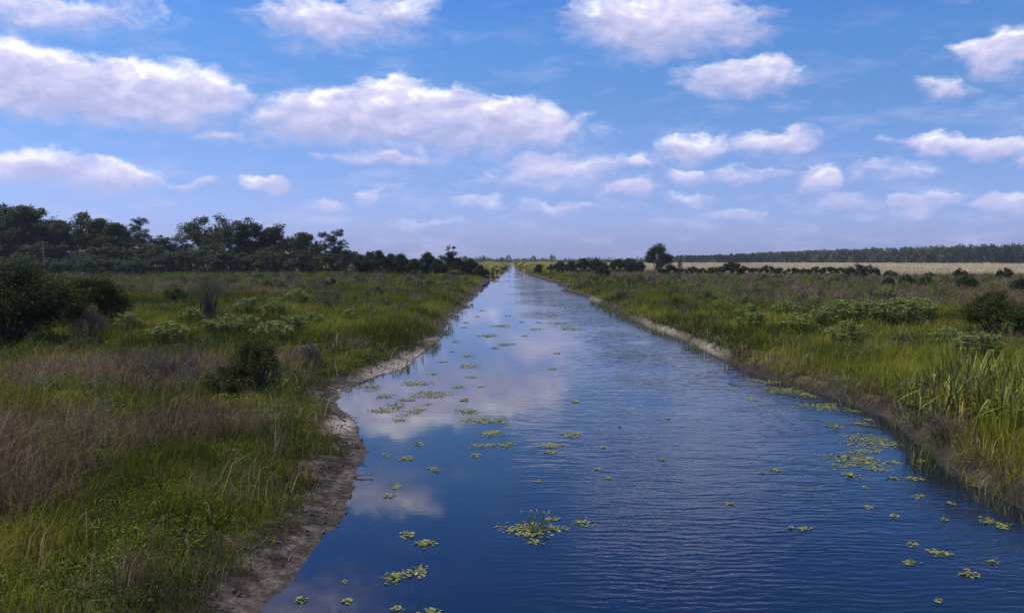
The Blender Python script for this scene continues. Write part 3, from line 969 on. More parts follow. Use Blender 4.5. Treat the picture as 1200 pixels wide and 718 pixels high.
def zat(x, y):
    return float(height(np.array([x]), np.array([y]))[0])
def plant(name, proto, px, Y, h, H0, label, cat, group=None, wide=1.0, rz=None, dz=0.0):
    """a thing at its own spot: an Empty at the base, its parts under it"""
    x = at_x(px, Y)
    s = h / H0
    e = bpy.data.objects.new(name, None)
    COL.objects.link(e)
    e.location = (x, Y, zat(x, Y) + dz)
    e.rotation_euler = (0, 0, random.uniform(0, 6.28) if rz is None else rz)
    e.scale = (s * wide, s * wide, s)
    e.empty_display_size = .5
    tag(e, label, cat, group)
    for nm, me in proto:
        link(nm, me, e)
    return e
def solo(name, me, px, Y, label, cat, group=None, scale=1.0, rz=None, dz=0.0, z=None):
    x = at_x(px, Y)
    o = link(name, me, None, (x, Y, (zat(x, Y) if z is None else z) + dz), random.uniform(0, 6.28) if rz is None else rz, scale)
    return tag(o, label, cat, group)
ORD = ['first', 'second', 'third', 'fourth', 'fifth', 'sixth', 'seventh', 'eighth', 'ninth', 'tenth', 'eleventh', 'twelfth', 'thirteenth',
       'fourteenth', 'fifteenth', 'sixteenth', 'seventeenth', 'eighteenth', 'nineteenth', 'twentieth']
def ordl(i, n):
    return 'leftmost' if i == 0 else 'rightmost' if i == n - 1 else ORD[i] + ' from left'

# ---- the wood on the left
OAK = [make_oak(s, 20, sp, .62, 150, g_, .3, fill=46) for s, sp, g_ in ((1, 7.2, .15), (2, 8.0, .1), (3, 6.4, .25), (4, 7.6, .15))]
AIRY = [make_oak(s, 20, 7.8, .55, 110, .5, .35, fill=20) for s in (11, 12)]
PINE = [make_pine(s, 20, 5.4, .5, 110) for s in (21, 22)]
PALM = [make_palm(s, 6.) for s in (31, 32, 33)]
# px, top of crown in the photo, distance, kind, spread
LT = [(-38, 246, 292, 'o', 1.1), (2, 240, 300, 'o', 1.1), (30, 241, 288, 'o', 1.0), (50, 247, 296, 'a', .8), (72, 258, 302, 'o', .8), (92, 251, 305, 'a', .85),
      (114, 255, 298, 'o', .9), (140, 261, 290, 'o', .9), (164, 257, 296, 'p', .9), (190, 276, 300, 'o', 1.0), (218, 268, 304, 'a', .9), (238, 257, 296, 'a', .95),
      (262, 255, 290, 'a', .95), (291, 256, 286, 'o', 1.0), (320, 266, 292, 'o', .9), (352, 272, 288, 'o', .9), (381, 273, 284, 'p', .95), (396, 271, 280, 'p', .9)]
names = {'o': ('oak_tree', 'spreading oak with a dense dark crown'), 'a': ('oak_tree', 'tall oak with an open airy crown'), 'p': ('pine_tree', 'dark pine with a ragged crown')}
cnt = {k: sum(1 for t in LT if t[3] == k) for k in 'oap'}
seen = {k: 0 for k in 'oap'}
for i, (px, ty, Y, k, wd) in enumerate(LT):
    pr = {'o': OAK, 'a': AIRY, 'p': PINE}[k]
    nm, lb = names[k]
    h = top_z(ty, Y) - .9
    plant(nm, pr[i % len(pr)], px, Y, h * 1.03, 20, '%s, %s of these in the left wood' % (lb, ordl(seen[k], cnt[k])), 'tree', 'tall trees of the left wood', wide=wd * 1.12)
    seen[k] += 1
# low trees filling the wood's front
UND = [make_bush(s, 6.5, 8.5, .50, 5200, 'scrub', 34, .05) for s in (41, 42, 43)]
GRY = [make_bush(s, 4.5, 7.0, .36, 4200, 'grey', 30, .05) for s in (44, 45)]
us = [-30, -4, 20, 44, 68, 92, 116, 142, 168, 192, 218, 244, 268, 292, 316, 340, 362, 386, 404]
for i, px in enumerate(us):
    Y = 278 + (i * 37 % 11)
    plant('understory_tree', UND[i % 3], px, Y, 8.4 + (i * 13 % 5) * .7 - (1.8 if px > 370 else 0), 6.5, 'low dark tree under the tall left wood, %s of its row' % ordl(i, len(us)), 'tree', 'low trees under the left wood', wide=1.05)
gs = [-24, 4, 30, 58, 84, 108, 132, 156]
for i, px in enumerate(gs):
    plant('willow_bush', GRY[i % 2], px, 222 + (i * 29 % 9), 4.9 + (i % 3) * .3, 4.5, 'grey green willow bush before the left wood, %s of its row' % ordl(i, len(gs)), 'bush', 'grey green bushes before the left wood')
ps_ = [170, 183, 197, 209, 222, 236, 248, 262, 275, 288, 303, 315, 329, 343, 356, 369, 384, 398, 410]
for i, px in enumerate(ps_):
    Y = 252 + (i * 17 % 13)
    plant('palm_tree', PALM[(i * 7) % 3], px + (i * 23 % 9) - 4, Y, [5.6, 3.9, 4.9, 3.2, 5.2, 4.2, 3.6][i % 7], 6.0, 'cabbage palm at the foot of the left wood, %s of the palms' % ordl(i, len(ps_)), 'palm tree', 'palms along the left wood', wide=[1.25, 1.6, 1.4][i % 3])
bt = MB().tube(curve_pts((0, 0, -.3), (.2, 0, 9.5), 6, 0, .06), np.linspace(.22, .10, 6), 8)
for z0, e in ((6.2, (1.2, .2, 7.6)), (7.6, (-1.0, .1, 8.8)), (8.4, (.8, -.3, 10.0))):
    bt.tube(curve_pts((.12, 0, z0), e, 4, 0, .04), np.linspace(.06, .015, 4), 5)
solo('dead_tree', bt.mesh('dead_tree', M['palebark'], True), 52, 262, 'pale bare trunk rising before the dark left wood', 'tree')

# ---- dark bushes on the left bank further out (the row that ends at the canal)
DK = [make_bush(s, 7., 6.2, .40, 7000, 'dark', 40, .04) for s in (51, 52, 53)]
row = [(424, 296, 244), (435, 291, 250), (446, 291, 246), (459, 295, 249), (471, 294, 245), (486, 301, 243), (502, 293, 248), (514, 301, 244), (538, 299, 248), (551, 300, 250), (562, 306, 246), (569, 311, 250)]
for i, (px, ty, Y) in enumerate(row):
    h = top_z(ty, Y) - .9
    plant('dark_bush', DK[i % 3], px, Y, h, 7., 'tall dark bush in the row left of the canal, %s' % ordl(i, len(row)), 'bush', 'dark bushes left of the canal', wide=min(1.15, 6.2 / h) if i < 10 else 1.0)
plant('slender_tree', make_oak(61, 10, 2.8, .30, 120, .2, .2, lmat='dark', fill=16), 528, 249, top_z(287, 249) - .9, 10, 'slender dark tree standing above the bush row left of the canal', 'tree')

# ---- dark bushes on the right bank further out
row = [(631, 307, 285, .8), (645, 308, 290, .8), (656, 304, 288, 1), (669, 304, 286, 1), (684, 301, 284, 1.05), (699, 302, 286, 1), (708, 306, 282, .8), (723, 302, 284, 1), (737, 301, 282, 1.05), (750, 305, 285, .9)]
for i, (px, ty, Y, wd) in enumerate(row):
    h = top_z(ty, Y) - .9
    plant('dark_bush', DK[(i + 1) % 3], px, Y, h, 7., 'broad dark bush in the row right of the canal, %s' % ordl(i, len(row)), 'bush', 'dark bushes right of the canal', wide=wd * 1.15)
plant('pine_tree', make_bush(23, 12, 11.0, .48, 11000, 'pine', 60, .22, up=.1, dome=1.2, shoot=.10, asp=.4), 771, 300, (top_z(286, 300) - .9) * 1.12, 12, 'lone dark pine at the end of the right bush row', 'tree')
plant('sapling', make_pine(24, 8, 1.7, .3, 40, .15), 797, 262, 4.0, 8, 'small pointed tree right of the lone pine', 'tree')
SM = [make_bush(s, 2.6, 4.0, .26, 2600, 'dark', 24, .04) for s in (55, 56, 57)]
plant('dark_bush', SM[0], 706, 205, 3.2, 2.6, 'round dark bush in front of the gap in the right bush row', 'bush', wide=.8)
row = [(783, 3.4), (797, 2.4), (811, 2.6), (824, 2.3), (838, 2.8), (859, 4.0), (872, 2.6), (886, 2.4), (900, 2.9), (914, 2.4), (929, 2.6), (944, 2.2), (958, 2.7), (972, 2.9), (987, 2.3)]
for i, (px, h) in enumerate(row):
    Y = 226 + (i * 31 % 17)
    plant('low_bush', SM[i % 3], px, Y, h, 2.6, 'low dark bush along the edge of the pale field, %s of the row' % ordl(i, len(row)), 'bush', 'low bushes edging the pale field', wide=1.15)
MID = [make_bush(s, 2.6, 3.4, .16, 5200, 'dark', 26, .04) for s in (65, 66)]
for (px, Y, h, wd, lb) in [
        (1004, 205, 3.6, 1.1, 'tall dark bush at the right end of the low row, left of its neighbour'), (1020, 208, 3.2, 1.1, 'tall dark bush at the right end of the low row, right of its neighbour'),
        (1044, 200, 2.0, 1.3, 'flat dark bush just right of the paired tall bushes'), (1125, 190, 2.6, 1.1, 'dark bush standing up against the pale far field'),
        (1178, 188, 2.7, 1.0, 'dark bush against the pale field near the right edge'), (1090, 205, 1.6, 1.6, 'low spread bush in front of the pale field')]:
    plant('dark_bush', MID[0], px, Y, h, 2.6, lb, 'bush', 'scattered dark bushes of the right marsh', wide=wd)
for (px, Y, h, wd, lb) in [
        (1042, 132, 1.8, .9, 'round dark bush in brown grass, leftmost of three in a line'), (1063, 137, 2.2, .9, 'round dark bush in brown grass, middle of three in a line'),
        (1086, 137, 2.0, 1.1, 'round dark bush in brown grass, rightmost of three in a line'), (1134, 122, 2.3, 1.05, 'wide dark bush in brown grass right of the three in a line'),
        (1198, 112, 2.3, 1.0, 'dark bush in brown grass cut by the right edge of the photo')]:
    plant('dark_bush', MID[1], px, Y, h, 2.6, lb, 'bush', 'scattered dark bushes of the right marsh', wide=wd)

# ---- near and middle bushes
plant('large_bush', make_bush(71, 4.9, 6.8, .12, 42000, 'dark', 90, .03), 8, 46, 4.9, 4.9, 'huge dark leafy bush at the left edge of the photo', 'bush')
plant('small_tree', make_bush(72, 4.2, 5.4, .12, 30000, 'myrtle', 70, .22), 104, 56, 4.1, 4.2, 'round dark green tree with short trunk right of the huge bush', 'tree', wide=1.0)
plant('withered_bush', make_bush(73, 1.9, 1.7, .05, 6000, 'twig', 30, .03), 103, 48, 2.1, 1.9, 'withered brown bush below the round dark tree', 'bush')
plant('dark_bush', make_bush(74, 2.2, 3.0, .10, 6000, 'myrtle', 30, .03), 205, 88, 2.1, 2.2, 'rounded dark green bush left of the feathery sapling', 'bush')
plant('feathery_sapling', make_bush(75, 4.3, 2.9, .08, 9000, 'grey', 60, .12, up=.1, asp=.22, dome=.6, shoot=.3), 243, 64, 3.9, 4.3, 'tall feathery grey green sapling in the left marsh', 'tree', wide=1.1)
plant('dark_shrub', make_bush(76, 1.9, 1.7, .055, 8000, 'myrtle', 56, .04, dome=1.2, shoot=.6), 298, 31, 2.45, 1.9, 'dense dark shrub near the left bank above the mud', 'shrub')
plant('dark_shrub', make_bush(77, 1.2, 1.7, .055, 4500, 'dark', 30, .04, shoot=.4), 268, 30.5, 1.35, 1.2, 'lower dark shrub against the left side of the dense dark shrub', 'shrub')
plant('dark_bush', MID[0], 388, 138, 1.7, 2.6, 'small round dark bush alone in the left grass', 'bush', wide=1.2)
plant('dark_bush', MID[1], 313, 128, 1.5, 2.6, 'low dark bush in purple grass, left of a close pair', 'bush', wide=1.1)
plant('dark_bush', MID[0], 329, 126, 1.3, 2.6, 'low dark bush in purple grass, right of a close pair', 'bush', wide=1.1)
plant('willow_shrub', make_bush(78, 2.0, 3.6, .085, 6000, 'grey', 30, .03, asp=.3), 386, 82, 2.2, 2.0, 'wide grey green willow shrub near the left bank', 'shrub')
plant('willow_shrub', make_bush(79, 1.6, 2.6, .085, 4000, 'grey', 26, .03, asp=.3), 440, 100, 1.9, 1.6, 'small grey green willow shrub close to the left waterline', 'shrub')
plant('large_bush', make_bush(80, 2.6, 3.7, .085, 19000, 'myrtle', 56, .03, shoot=.3), 1172, 50, 2.95, 2.6, 'big dark round bush near the right edge of the photo', 'bush')
plant('willow_shrub', make_bush(81, 1.8, 2.6, .09, 4200, 'grey', 26, .03, asp=.3), 828, 88, 1.7, 1.8, 'grey green shrub in grass left of the pale shrubs', 'shrub')
plant('withered_shrub', make_bush(82, 1.3, 1.5, .05, 5000, 'twig', 26, .03), 358, 41, 1.15, 1.3, 'purplish brown withered shrub on the left bank', 'shrub')

PL = [make_pale(s, 1.7, 2.4, 46) for s in (91, 92, 93)]
lefts = [(197, 47, 1.2), (222, 60, 1.2), (246, 52, 1.0), (268, 52, 1.4), (290, 53, 1.3), (318, 50, 1.2), (342, 54, 1.3), (290, 68, 1.5), (322, 70, 1.5), (365, 60, 1.1), (148, 52, 1.3), (410, 66, 1.1), (348, 86, 1.6)]
lefts.sort()
for i, (px, Y, s) in enumerate(lefts):
    plant('pale_shrub', PL[i % 3], px, Y, 1.1 * s, 1.7, 'light green flat-topped shrub in the left marsh, %s of its kind' % ordl(i, len(lefts)), 'shrub', 'pale shrubs of the left marsh', wide=[.8, 1.1, .95, 1.25][i % 4])
rights = [(846, 78, 1.0), (880, 66, 1.2), (884, 58, 1.1), (924, 68, 1.2), (938, 54, 1.2), (962, 58, 1.1), (984, 62, 1.4), (996, 48, 1.2), (1018, 60, 1.5), (1040, 58, 1.5), (1062, 60, 1.6), (1082, 62, 1.4), (1150, 38, 1.2), (1112, 44, 1.0), (1040, 92, 1.3)]
rights.sort()
for i, (px, Y, s) in enumerate(rights):
    plant('pale_shrub', PL[(i + 1) % 3], px, Y, 1.25 * s, 1.7, 'light green flat-topped shrub in the right marsh, %s of its kind' % ordl(i, len(rights)), 'shrub', 'pale shrubs of the right marsh', wide=1.15)

# ---- reeds on the right bank
RD = [make_reeds(s) for s in (101, 102, 103)]
rs = [(1084, 30.5, 1.1), (1094, 29.5, 1.35), (1106, 27.8, 1.5), (1122, 29.5, 2.0), (1130, 26.5, 1.7), (1142, 28.0, 2.0), (1154, 25.6, 1.6), (1164, 27.6, 1.9), (1176, 25.0, 1.6), (1184, 29.0, 1.9), (1196, 26.5, 1.8), (1206, 23.8, 1.6), (1216, 27, 1.9)]
for i, (px, Y, h) in enumerate(rs):
    x = at_x(px, Y)
    solo('reed_clump', RD[i % 3], px, Y, 'tall reed clump on the near right bank, %s of the clumps' % ordl(i, len(rs)), 'reeds', 'reed clumps on the near right bank', scale=(1.25, 1.25, h / 2.0))

# ---- dead brush and driftwood
for i, (px, Y, s, lb) in enumerate([
        (200, 34.5, 1.3, 'tangled pile of grey dead twigs in brown grass left of the dark shrub'), (152, 36, 1.0, 'smaller heap of dead twigs left of the big twig pile'),
        (1114, 25.2, .62, 'dead twigs leaning over the waterline under the right reeds'), (232, 33, .8, 'dead twigs between the twig pile and the dark shrub')]):
    solo('dead_brush', make_twigs(111 + i), px, Y, lb, 'dead brush', scale=s)
def branch(seed, L, r, forks):
    rng = np.random.default_rng(seed)
    mb = MB()
    P = curve_pts((0, 0, 0), (L, 0, .04), 7, .02, L * .02, rng)
    mb.tube(P, np.linspace(r, r * .35, 7), 7, .6)
    for k in range(forks):
        b = P[rng.integers(2, 6)]
        e = b + np.array([rng.uniform(.1, .3) * L, rng.choice([-1, 1]) * rng.uniform(.1, .25) * L, rng.uniform(.0, .25) * L])
        mb.tube(curve_pts(b, e, 4, 0, .01, rng), np.linspace(r * .45, r * .12, 4), 5, .7)
    return mb.mesh('driftwood', M['twig'], True)
def drift(px, py, L, r, rz, lb, z=.03, forks=3, seed=1):
    x, y = ground(px, py, max(z, 0))
    o = link('driftwood', branch(seed, L, r, forks), None, (x, y, max(zat(x, y), 0) + r * .5 + (z if z < 0 else 0)), rz)
    tag(o, lb, 'driftwood')
drift(414, 558, .5, .022, .15, 'dark forked stick reaching from the left mud into the water', seed=3)
drift(410, 536, .5, .022, 1.1, 'short pale stick lying on the left mud', seed=4, forks=1)
drift(389, 512, .7, .03, -.5, 'grey stick on the sandy left bank', seed=5)
drift(140, 628, .8, .02, .1, 'thin pale stick lying in the near left grass', seed=6, forks=2)
lg = MB().tube([(0, 0, .10), (1.2, -5.0, .05), (2.3, -10., .04), (3.3, -16.0, -.02)], [.13, .11, .09, .05], 7, .2)
lg.tube([(1.2, -5.0, .06), (1.7, -5.6, .3), (2.0, -6.4, .45)], [.05, .04, .02], 5, .2)
tag(link('driftwood', lg.mesh('driftwood', M['twig'], True), None, (*ground(572.5, 328.5), 0)), 'long dark branch lying in the far water off the left bank', 'driftwood')
drift(336, 436, .5, .10, .3, 'pale weathered block of wood on the bank right of the dark shrub', seed=8, z=.3, forks=0)

# ------------------------------------------------------------------ far things
def far_wood():
    rng = np.random.default_rng(301)
    fol, tr = MB(), MB()
    N = 2100
    u = rng.uniform(0, 1, N)
    x = 180 + u * 900
    base_y = 960 - 265 * sstep(180, 470, x)
    y = base_y + rng.uniform(0, 70, N) ** 1.0
    H = (7.6 + 7.4 * sstep(180, 420, x)) * rng.uniform(.80, 1.03, N) * (.9 + .25 * fbm(x / 45., y * 0, 5, 2))
    for i in range(N):
        c0 = np.array([x[i], y[i], .6])
        tb_ = rng.uniform(-.35, .35) + (fbm(np.array([x[i] / 60.]), np.array([0.]), 8, 2)[0] - .5) * 1.2
        tr.tube([c0, c0 + (0, 0, H[i] * .8)], [.25, .12], 5, rng.uniform(.3, 1))
        for k in range(5):
            c = c0 + np.array([rng.normal(0, 2.3), rng.normal(0, 1.9), H[i] * (.2 + .17 * k + rng.uniform(0, .12))])
            clump(fol, c, H[i] * .19, 30, 1.9, rng, .3, .85, tb_)
    o = link('far_wood', fol.mesh('far_wood', M['wood']))
    tag(o, 'long low wood along the right horizon behind the pale field', 'wood', kind='stuff')
    tag(link('trunks', tr.mesh('far_wood_trunks', M['palebark']), o), kind='stuff')
far_wood()
def far_scrub():
    rng = np.random.default_rng(305)
    fol = MB()
    for i in range(1100):
        px = rng.uniform(-150, 1350) if i % 2 else rng.uniform(520, 860)
        Y = rng.uniform(900, 1500)
        x = at_x(px, Y)
        h_ = rng.uniform(2.0, 6.5) * (1.15 if px < 560 else 1) * (.5 + fbm(np.array([px / 60.]), np.array([Y / 300.]), 3, 3)[0])
        clump(fol, (x, Y, h_ * .5), h_ * .8, 16, 2.4, rng, .3, .65, rng.uniform(-.2, .3))
        clump(fol, (x + rng.normal(0, 5), Y, h_ * .4), h_ * .6, 10, 2.2, rng, .3, .65, rng.uniform(-.2, .3))
    tag(link('far_scrub', fol.mesh('far_scrub', M['wood'])), 'faint scrub along the far horizon across the canal', 'scrub', kind='stuff')
far_scrub()
TIN = [make_bush(s, 5., 6., .6, 360, 'wood', 14, .03) for s in (121, 122)]
hz_t = [(588, 900, 6.5), (566, 980, 8.5), (545, 1000, 8.0), (625, 1000, 8.5), (648, 1040, 9.5), (596, 1050, 9), (690, 900, 6.5), (612, 840, 5)]
hz_t.sort()
for i, (px, Y, h) in enumerate(hz_t):
    plant('distant_tree', TIN[i % 2], px, Y, h, 5., 'tiny hazy tree on the horizon beyond the canal, %s of those' % ordl(i, len(hz_t)), 'tree', 'tiny trees on the horizon', wide=.8)
YB = [make_bush(s, 3., 5., .5, 2200, 'marsh', 24, .02) for s in (125, 126)]
yb = [(577, 320, 3.0), (584, 420, 3.4), (590, 500, 3.6), (607, 500, 3.8), (613, 420, 3.6), (620, 360, 3.2), (636, 330, 2.6)]
for i, (px, Y, h) in enumerate(yb):
    plant('yellow_bush', YB[i % 2], px, Y, h, 3., 'sunlit yellow green bush by the far canal narrows, %s of those' % ordl(i, len(yb)), 'bush', 'sunlit bushes at the far narrows', wide=1.1)

# ------------------------------------------------------------------ undergrowth and bank litter
def undergrowth():
    rng = np.random.default_rng(401)
    out = {'dark': MB(), 'grey': MB(), 'twig': MB(), 'weed': MB()}
    x, y = scatter(20, 210, .16, rng)
    d, side = land(x, y)
    ok = (d > 2.2) & (rng.uniform(0, 1, len(x)) < np.clip(70 / y, .12, 1)) & (fbm(x / 9., y / 12., 403, 3) > .42)
    x, y, d, side = x[ok], y[ok], d[ok], side[ok]
    z = height(x, y, d, side)
    for i in range(len(x)):
        k = ['dark', 'grey', 'twig', 'weed', 'weed'][rng.integers(5)]
        r_ = rng.uniform(.25, .6) * (1 + y[i] / 260)
        s_ = .045 + y[i] * .0011
        n = int(rng.uniform(90, 170))
        for q in range(rng.integers(1, 4)):
            c = (x[i] + rng.normal(0, r_ * .8), y[i] + rng.normal(0, r_ * .8), z[i] + r_ * rng.uniform(.5, 1.0))
            clump(out[k], c, r_ * rng.uniform(.6, 1), n, s_, rng, .3, rng.uniform(.7, 1.4), rng.uniform(-.3, .3), .4)
    for k, nm, lb in (('dark', 'dark_undergrowth', 'dark low growth scattered through the marsh grass'), ('grey', 'grey_undergrowth', 'grey green low growth scattered through the marsh grass'),
                      ('twig', 'withered_undergrowth', 'withered brown low growth scattered through the marsh grass'), ('weed', 'green_undergrowth', 'bright green leafy growth scattered through the marsh grass')):
        tag(link(nm, out[k].mesh(nm, M[k])), lb, 'undergrowth', kind='stuff')
undergrowth()
def emergent():
    rng = np.random.default_rng(421)
    mb = MB()
    x, y = scatter(15, 110, 34, rng)
    d, side = land(x, y)
    dl, sl = dist_to(LS, x, y)
    dr, sr = dist_to(RS, x, y)
    right = dr < dl
    cl = fbm(x / 1.1, y / 1.6, 423, 3)
    ok = (d < .25) & (np.minimum(dl, dr) < np.where(right, .75, .45)) & (cl > np.where(right, .50, .60)) & (right | (y > 38))
    x, y, cl = x[ok], y[ok], cl[ok]
    n_k = len(x)
    blades(mb, x, y, np.full(n_k, -.1), rng.uniform(.2, .75, n_k) * (cl * 1.4), rng.uniform(.008, .018, n_k) * (1 + y / 60), rng.uniform(.1, .9, n_k), np.clip(rng.normal(.35, .3, n_k), 0, 1), True, rng)
    tag(link('shore_reeds', mb.mesh('shore_reeds', M['reed'])), 'thin reeds standing in the shallow water along both banks', 'reeds', kind='stuff')
    # loose pale stalks leaning every way over the near growth
    mb = MB()
    x, y = scatter(10, 70, 4, rng)
    d, side = land(x, y)
    ok = (d > .8) & (fbm(x / 2., y / 2., 431, 3) > .42)
    x, y, d, side = x[ok], y[ok], d[ok], side[ok]
    z = height(x, y, d, side)
    n_k = len(x)
    blades(mb, x, y, z, rng.uniform(.25, .75, n_k) * (.75 + y / 120), .007 + .0003 * y, rng.uniform(.3, 1.5, n_k), rng.uniform(.3, 1, n_k), True, rng)
    tag(link('loose_stalks', mb.mesh('loose_stalks', M['dry'])), 'loose dry stalks leaning over the near growth', 'stalks', kind='stuff')
emergent()
def litter():
    rng = np.random.default_rng(411)
    mb = MB()
    x, y = scatter(12, 75, 26, rng)
    d, side = land(x, y)
    ok = (d > .02) & (d < 1.9) & (fbm(x / .6, y / .6, 413, 3) > .47)
    x, y, d, side = x[ok], y[ok], d[ok], side[ok]
    z = height(x, y, d, side)
    for i in range(len(x)):
        a = rng.uniform(0, 6.28)
        if rng.uniform() < .45:
            L = rng.uniform(.06, .35)
            e = np.array([math.cos(a) * L, math.sin(a) * L, rng.uniform(0, .05)])
            c = np.array([x[i], y[i], z[i] + .012])
            mb.tube([c, c + e * .5 + (0, 0, .012), c + e], [.008, .007, .003], 4, rng.uniform(0, 1))
        else:
            r_ = rng.uniform(.02, .07)
            an = np.linspace(0, 6.28, 7)[:-1]
            q = r_ * rng.uniform(.6, 1.2, 6)
            V = np.stack([x[i] + np.cos(an) * q, y[i] + np.sin(an) * q, np.full(6, z[i] - .01)], 1)
            V2 = V * 1.0
            V2[:, :2] = (V[:, :2] - [x[i], y[i]]) * .55 + [x[i], y[i]]
            V2[:, 2] = z[i] + r_ * rng.uniform(.3, .8)
            mb.add(np.concatenate([V, V2]), [(j, (j + 1) % 6, 6 + (j + 1) % 6, 6 + j) for j in range(6)], 0.0)
            mb.add(V2, [(0, 1, 2, 3, 4, 5)], 0.0)
    tag(link('bank_litter', mb.mesh('bank_litter', M['twig'])), 'dark clods and bits of stalk strewn on the mud', 'litter', kind='stuff')
litter()

# ------------------------------------------------------------------ floating pads
def pad_patch(seed, wx, wy_, n, raised=.35, rmin=.035, rmax=.075):
    rng = np.random.default_rng(seed)
    mb = MB()
    # several lobes so that the outline is ragged
    nl_ = max(1, int(n / 14))
    lob = np.zeros((nl_, 2))
    for i in range(1, nl_):
        lob[i] = np.clip(lob[rng.integers(i)] + rng.normal(0, .45, 2) * (wx, wy_), (-.8 * wx, -.8 * wy_), (.8 * wx, .8 * wy_))
    cs = []
    for i in range(n):
        l = lob[rng.integers(nl_)]
        sg = .26 if nl_ > 4 else .38
        x_, y_ = l[0] + rng.normal(0, wx * sg), l[1] + rng.normal(0, wy_ * sg)
        if abs(x_) > wx * 1.25 or abs(y_) > wy_ * 1.3:
            continue
        r_ = rng.uniform(rmin, rmax)
        up = rng.uniform() < raised
        z_ = rng.uniform(.012, .035) if up else .006 + rng.uniform(0, .012)
        ti = rng.normal(0, .22 if up else .05, 2)
        a0 = rng.uniform(0, 6.28)
        k = 8
        an = a0 + np.linspace(.28, 2 * math.pi - .28, k)
        rr = r_ * (1 + .10 * np.sin(an * 3 + a0))
        V = np.stack([x_ + np.cos(an) * rr, y_ + np.sin(an) * rr, np.full(k, z_)], 1)
        V[:, 2] += (V[:, 0] - x_) * ti[0] + (V[:, 1] - y_) * ti[1]
        V[:, 2] = np.maximum(V[:, 2], .005)
        V = np.concatenate([[[x_, y_, max(z_ - .006, .005)]], V])
        mb.add(V, [(0, j, j + 1) for j in range(1, k)], np.clip(rng.uniform(.1, .9), 0, 1))
        if cs:      # the runner that ties each leaf to its neighbour
            A = np.array(cs)
            q = A[np.argmin(((A - (x_, y_)) ** 2).sum(1))]
            t_ = np.array([y_ - q[1], q[0] - x_])
            t_ = t_ / (np.linalg.norm(t_) + 1e-6) * .003
            mb.add([(x_ - t_[0], y_ - t_[1], .004), (x_ + t_[0], y_ + t_[1], .004), (q[0] + t_[0], q[1] + t_[1], .004), (q[0] - t_[0], q[1] - t_[1], .004)], [(0, 1, 2, 3)], 0.0)
        cs.append((x_, y_))
    return mb
# px, py, width, height in photo pixels, cluster
PADS = [
 (586,382,20,3,'a'),(569,393,25,4,'a'),(594,403,22,4,'a'),(580,408,15,3,'a'),(545,417,16,4,'a'),(519,424,12,3,'a'),(554,429,25,4,'a'),
 (596,370,8,2,'a'),(565,364,8,2,'a'),(560,371,8,2,'a'),(546,378,9,3,'a'),(542,384,10,3,'a'),(592,381,9,3,'a'),(535,400,10,3,'a'),(528,412,9,3,'a'),
 (504,438,14,4,'b'),(550,442,14,3,'b'),(490,449,35,5,'b'),(565,453,10,3,'b'),(453,464,22,6,'b'),(537,454,16,4,'b'),(507,462,50,8,'b'),(542,469,18,5,'b'),
 (474,469,22,5,'b'),(452,478,38,12,'b'),(480,483,30,10,'b'),(469,492,25,4,'b'),(550,482,30,7,'b'),(567,491,48,9,'b'),(430,455,30,6,'b'),(396,458,26,6,'b'),(500,474,14,4,'b'),
 (580,508,35,8,'c'),(662,508,33,7,'c'),(560,523,40,5,'c'),(591,523,24,9,'c'),(644,523,38,5,'c'),(642,530,19,5,'c'),(487,521,17,7,'c'),(452,533,12,5,'c'),(470,538,28,6,'c'),(560,534,15,5,'c'),(512,551,19,6,'c'),
 (674,470,13,3,'d'),(707,524,9,3,'d'),(699,550,9,4,'d'),(713,560,11,4,'d'),(631,564,9,3,'d'),(774,538,15,4,'d'),(783,490,7,3,'d'),(727,500,6,2,'d'),
 (631,386,18,2,'e'),(614,394,10,2,'e'),(652,414,10,2,'e'),(646,432,14,2,'e'),(656,379,12,2,'e'),(671,385,26,3,'e'),(650,370,16,4,'e'),(630,378,10,2,'e'),(612,377,9,2,'e'),
 (459,569,17,7,'f'),(455,581,15,6,'f'),(478,628,20,9,'f'),(499,638,35,12,'f'),(472,673,46,20,'f'),(465,712,20,8,'f'),(502,714,32,8,'f'),(407,704,16,8,'f'),(404,681,6,4,'f'),(352,703,20,9,'f'),
 (612,618,60,20,'g'),(645,608,20,6,'g'),(653,619,30,7,'g'),(682,611,28,9,'g'),(628,636,24,6,'g'),
 (862,457,13,4,'h'),(886,469,15,4,'h'),(920,458,40,10,'h'),(955,477,42,8,'h'),(995,480,16,5,'h'),(977,498,20,6,'h'),(1019,492,12,4,'h'),(904,448,24,5,'h'),(940,463,26,5,'h'),(972,474,20,4,'h'),(1010,497,20,4,'h'),(880,445,16,4,'h'),
 (1008,516,65,13,'i'),(990,540,70,15,'i'),(1030,551,26,6,'i'),(1046,542,22,5,'i'),(999,557,22,6,'i'),(1013,571,7,4,'i'),(1048,560,13,5,'i'),(1012,528,40,8,'i'),
 (1075,562,26,5,'j'),(1077,541,15,4,'j'),(1075,582,17,5,'j'),(1114,590,13,5,'j'),(1154,569,30,7,'j'),(1163,612,34,14,'j'),(1048,605,12,5,'j'),(1108,609,11,5,'j'),(1017,594,16,4,'j'),
 (893,554,7,4,'k'),(908,551,15,5,'k'),(855,590,14,5,'k'),(944,620,22,6,'k'),(927,619,6,3,'k'),
 (1070,638,16,7,'l'),(1095,647,28,10,'l'),(1069,659,19,8,'l'),(1163,658,19,6,'l'),(1137,671,32,10,'l'),(1100,705,7,5,'l'),
 (664,338,10,4,'m'),(668,345,10,2,'m'),(655,341,8,2,'m'),
]
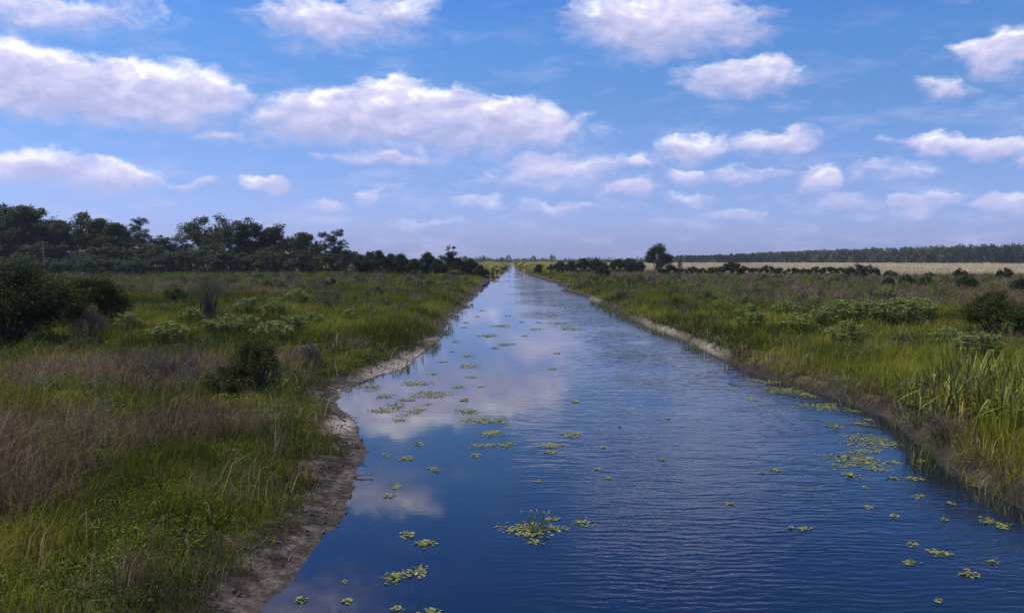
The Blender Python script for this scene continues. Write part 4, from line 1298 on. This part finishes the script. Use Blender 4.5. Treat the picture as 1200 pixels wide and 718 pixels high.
CL = {'a': 'in the far scatter off the left bank', 'b': 'in the crowd by the left bank notch', 'c': 'in the rafts just below the crowded pads',
      'd': 'alone on dark water left of the right ripples', 'e': 'in thin streaks on the far middle water', 'f': 'by the near left bank at the bottom',
      'g': 'around the upright stems in the near middle', 'h': 'under the right bank in its dark reflection', 'i': 'in the wide raft right of the ripples',
      'j': 'below the right reeds', 'k': 'alone on the rippled water', 'l': 'in the bottom right corner', 'm': 'at the far right waterline'}
for c in CL:
    grp = sorted([p for p in PADS if p[4] == c])
    for i, (px, py, wpx, hpx, _) in enumerate(grp):
        x, y = ground(px, py)
        wx = wpx / F * y * .5
        x2, y2 = ground(px, py - hpx * .5)
        x3, y3 = ground(px, py + hpx * .5)
        wy_ = min((y2 - y3) * .5, wx * 1.6)
        area = wx * wy_ * 3.14
        n = int(np.clip(area * 270 * (20 / max(y, 20)) + 8, 12, 800))
        rr = .018 + .00052 * y
        mb = pad_patch(500 + px + py, wx, wy_, n, .22, rr * .45, rr * 1.45)
        o = link('pad_patch', mb.mesh('pad_patch', M['pad']), None, (x, y, 0.0))
        size = 'small' if wpx < 15 else 'medium' if wpx < 32 else 'large'
        tag(o, '%s pad patch %s, %s there' % (size, CL[c], ordl(i, len(grp))), 'water plants', 'floating patches of yellow green pads')
# upright water plant by the middle patch
rng = np.random.default_rng(77)
x, y = ground(624, 620)
st, lf = MB(), MB()
for k in range(20):
    b = np.array([rng.normal(0, .14), rng.normal(0, .10), -.02])
    e = b + np.array([rng.normal(0, .10), rng.normal(0, .08), rng.uniform(.12, .42)])
    st.tube(curve_pts(b, e, 4, 0, .01, rng), np.linspace(.008, .004, 4), 4, .4)
    leafquads(lf, e + rng.normal(0, .02, (4, 3)), .045, 1.2, rng.uniform(.3, 1, 4), rng, .7) if k % 3 else None
e = bpy.data.objects.new('water_plant', None)
COL.objects.link(e); e.location = (x, y, 0)
tag(e, 'upright water plant with thin stems rising from the near middle pads', 'water plant')
link('stem', st.mesh('stem', M['reed']), e)
link('foliage', lf.mesh('foliage', M['pad']), e)

# ------------------------------------------------------------------ haze
def haze():
    m = bpy.data.materials.new('haze')
    m.use_nodes = True
    t = NT(m.node_tree)
    m.node_tree.nodes.clear()
    v_ = t.n('ShaderNodeVolumePrincipled')
    v_.inputs['Color'].default_value = (.72, .82, 1.0, 1)
    v_.inputs['Density'].default_value = .00010
    o_ = t.n('ShaderNodeOutputMaterial')
    t.nt.links.new(v_.outputs[0], o_.inputs['Volume'])
    x0, x1, y0, y1, z0, z1 = -5200, 5200, -900, 4900, -3.2, 34
    mb = MB()
    mb.add([(x0, y0, z0), (x1, y0, z0), (x1, y1, z0), (x0, y1, z0), (x0, y0, z1), (x1, y0, z1), (x1, y1, z1), (x0, y1, z1)],
           [(0, 3, 2, 1), (4, 5, 6, 7), (0, 1, 5, 4), (1, 2, 6, 5), (2, 3, 7, 6), (3, 0, 4, 7)])
    tag(link('haze', mb.mesh('haze', m)), 'thin blue air over the marsh', kind='stuff')
haze()
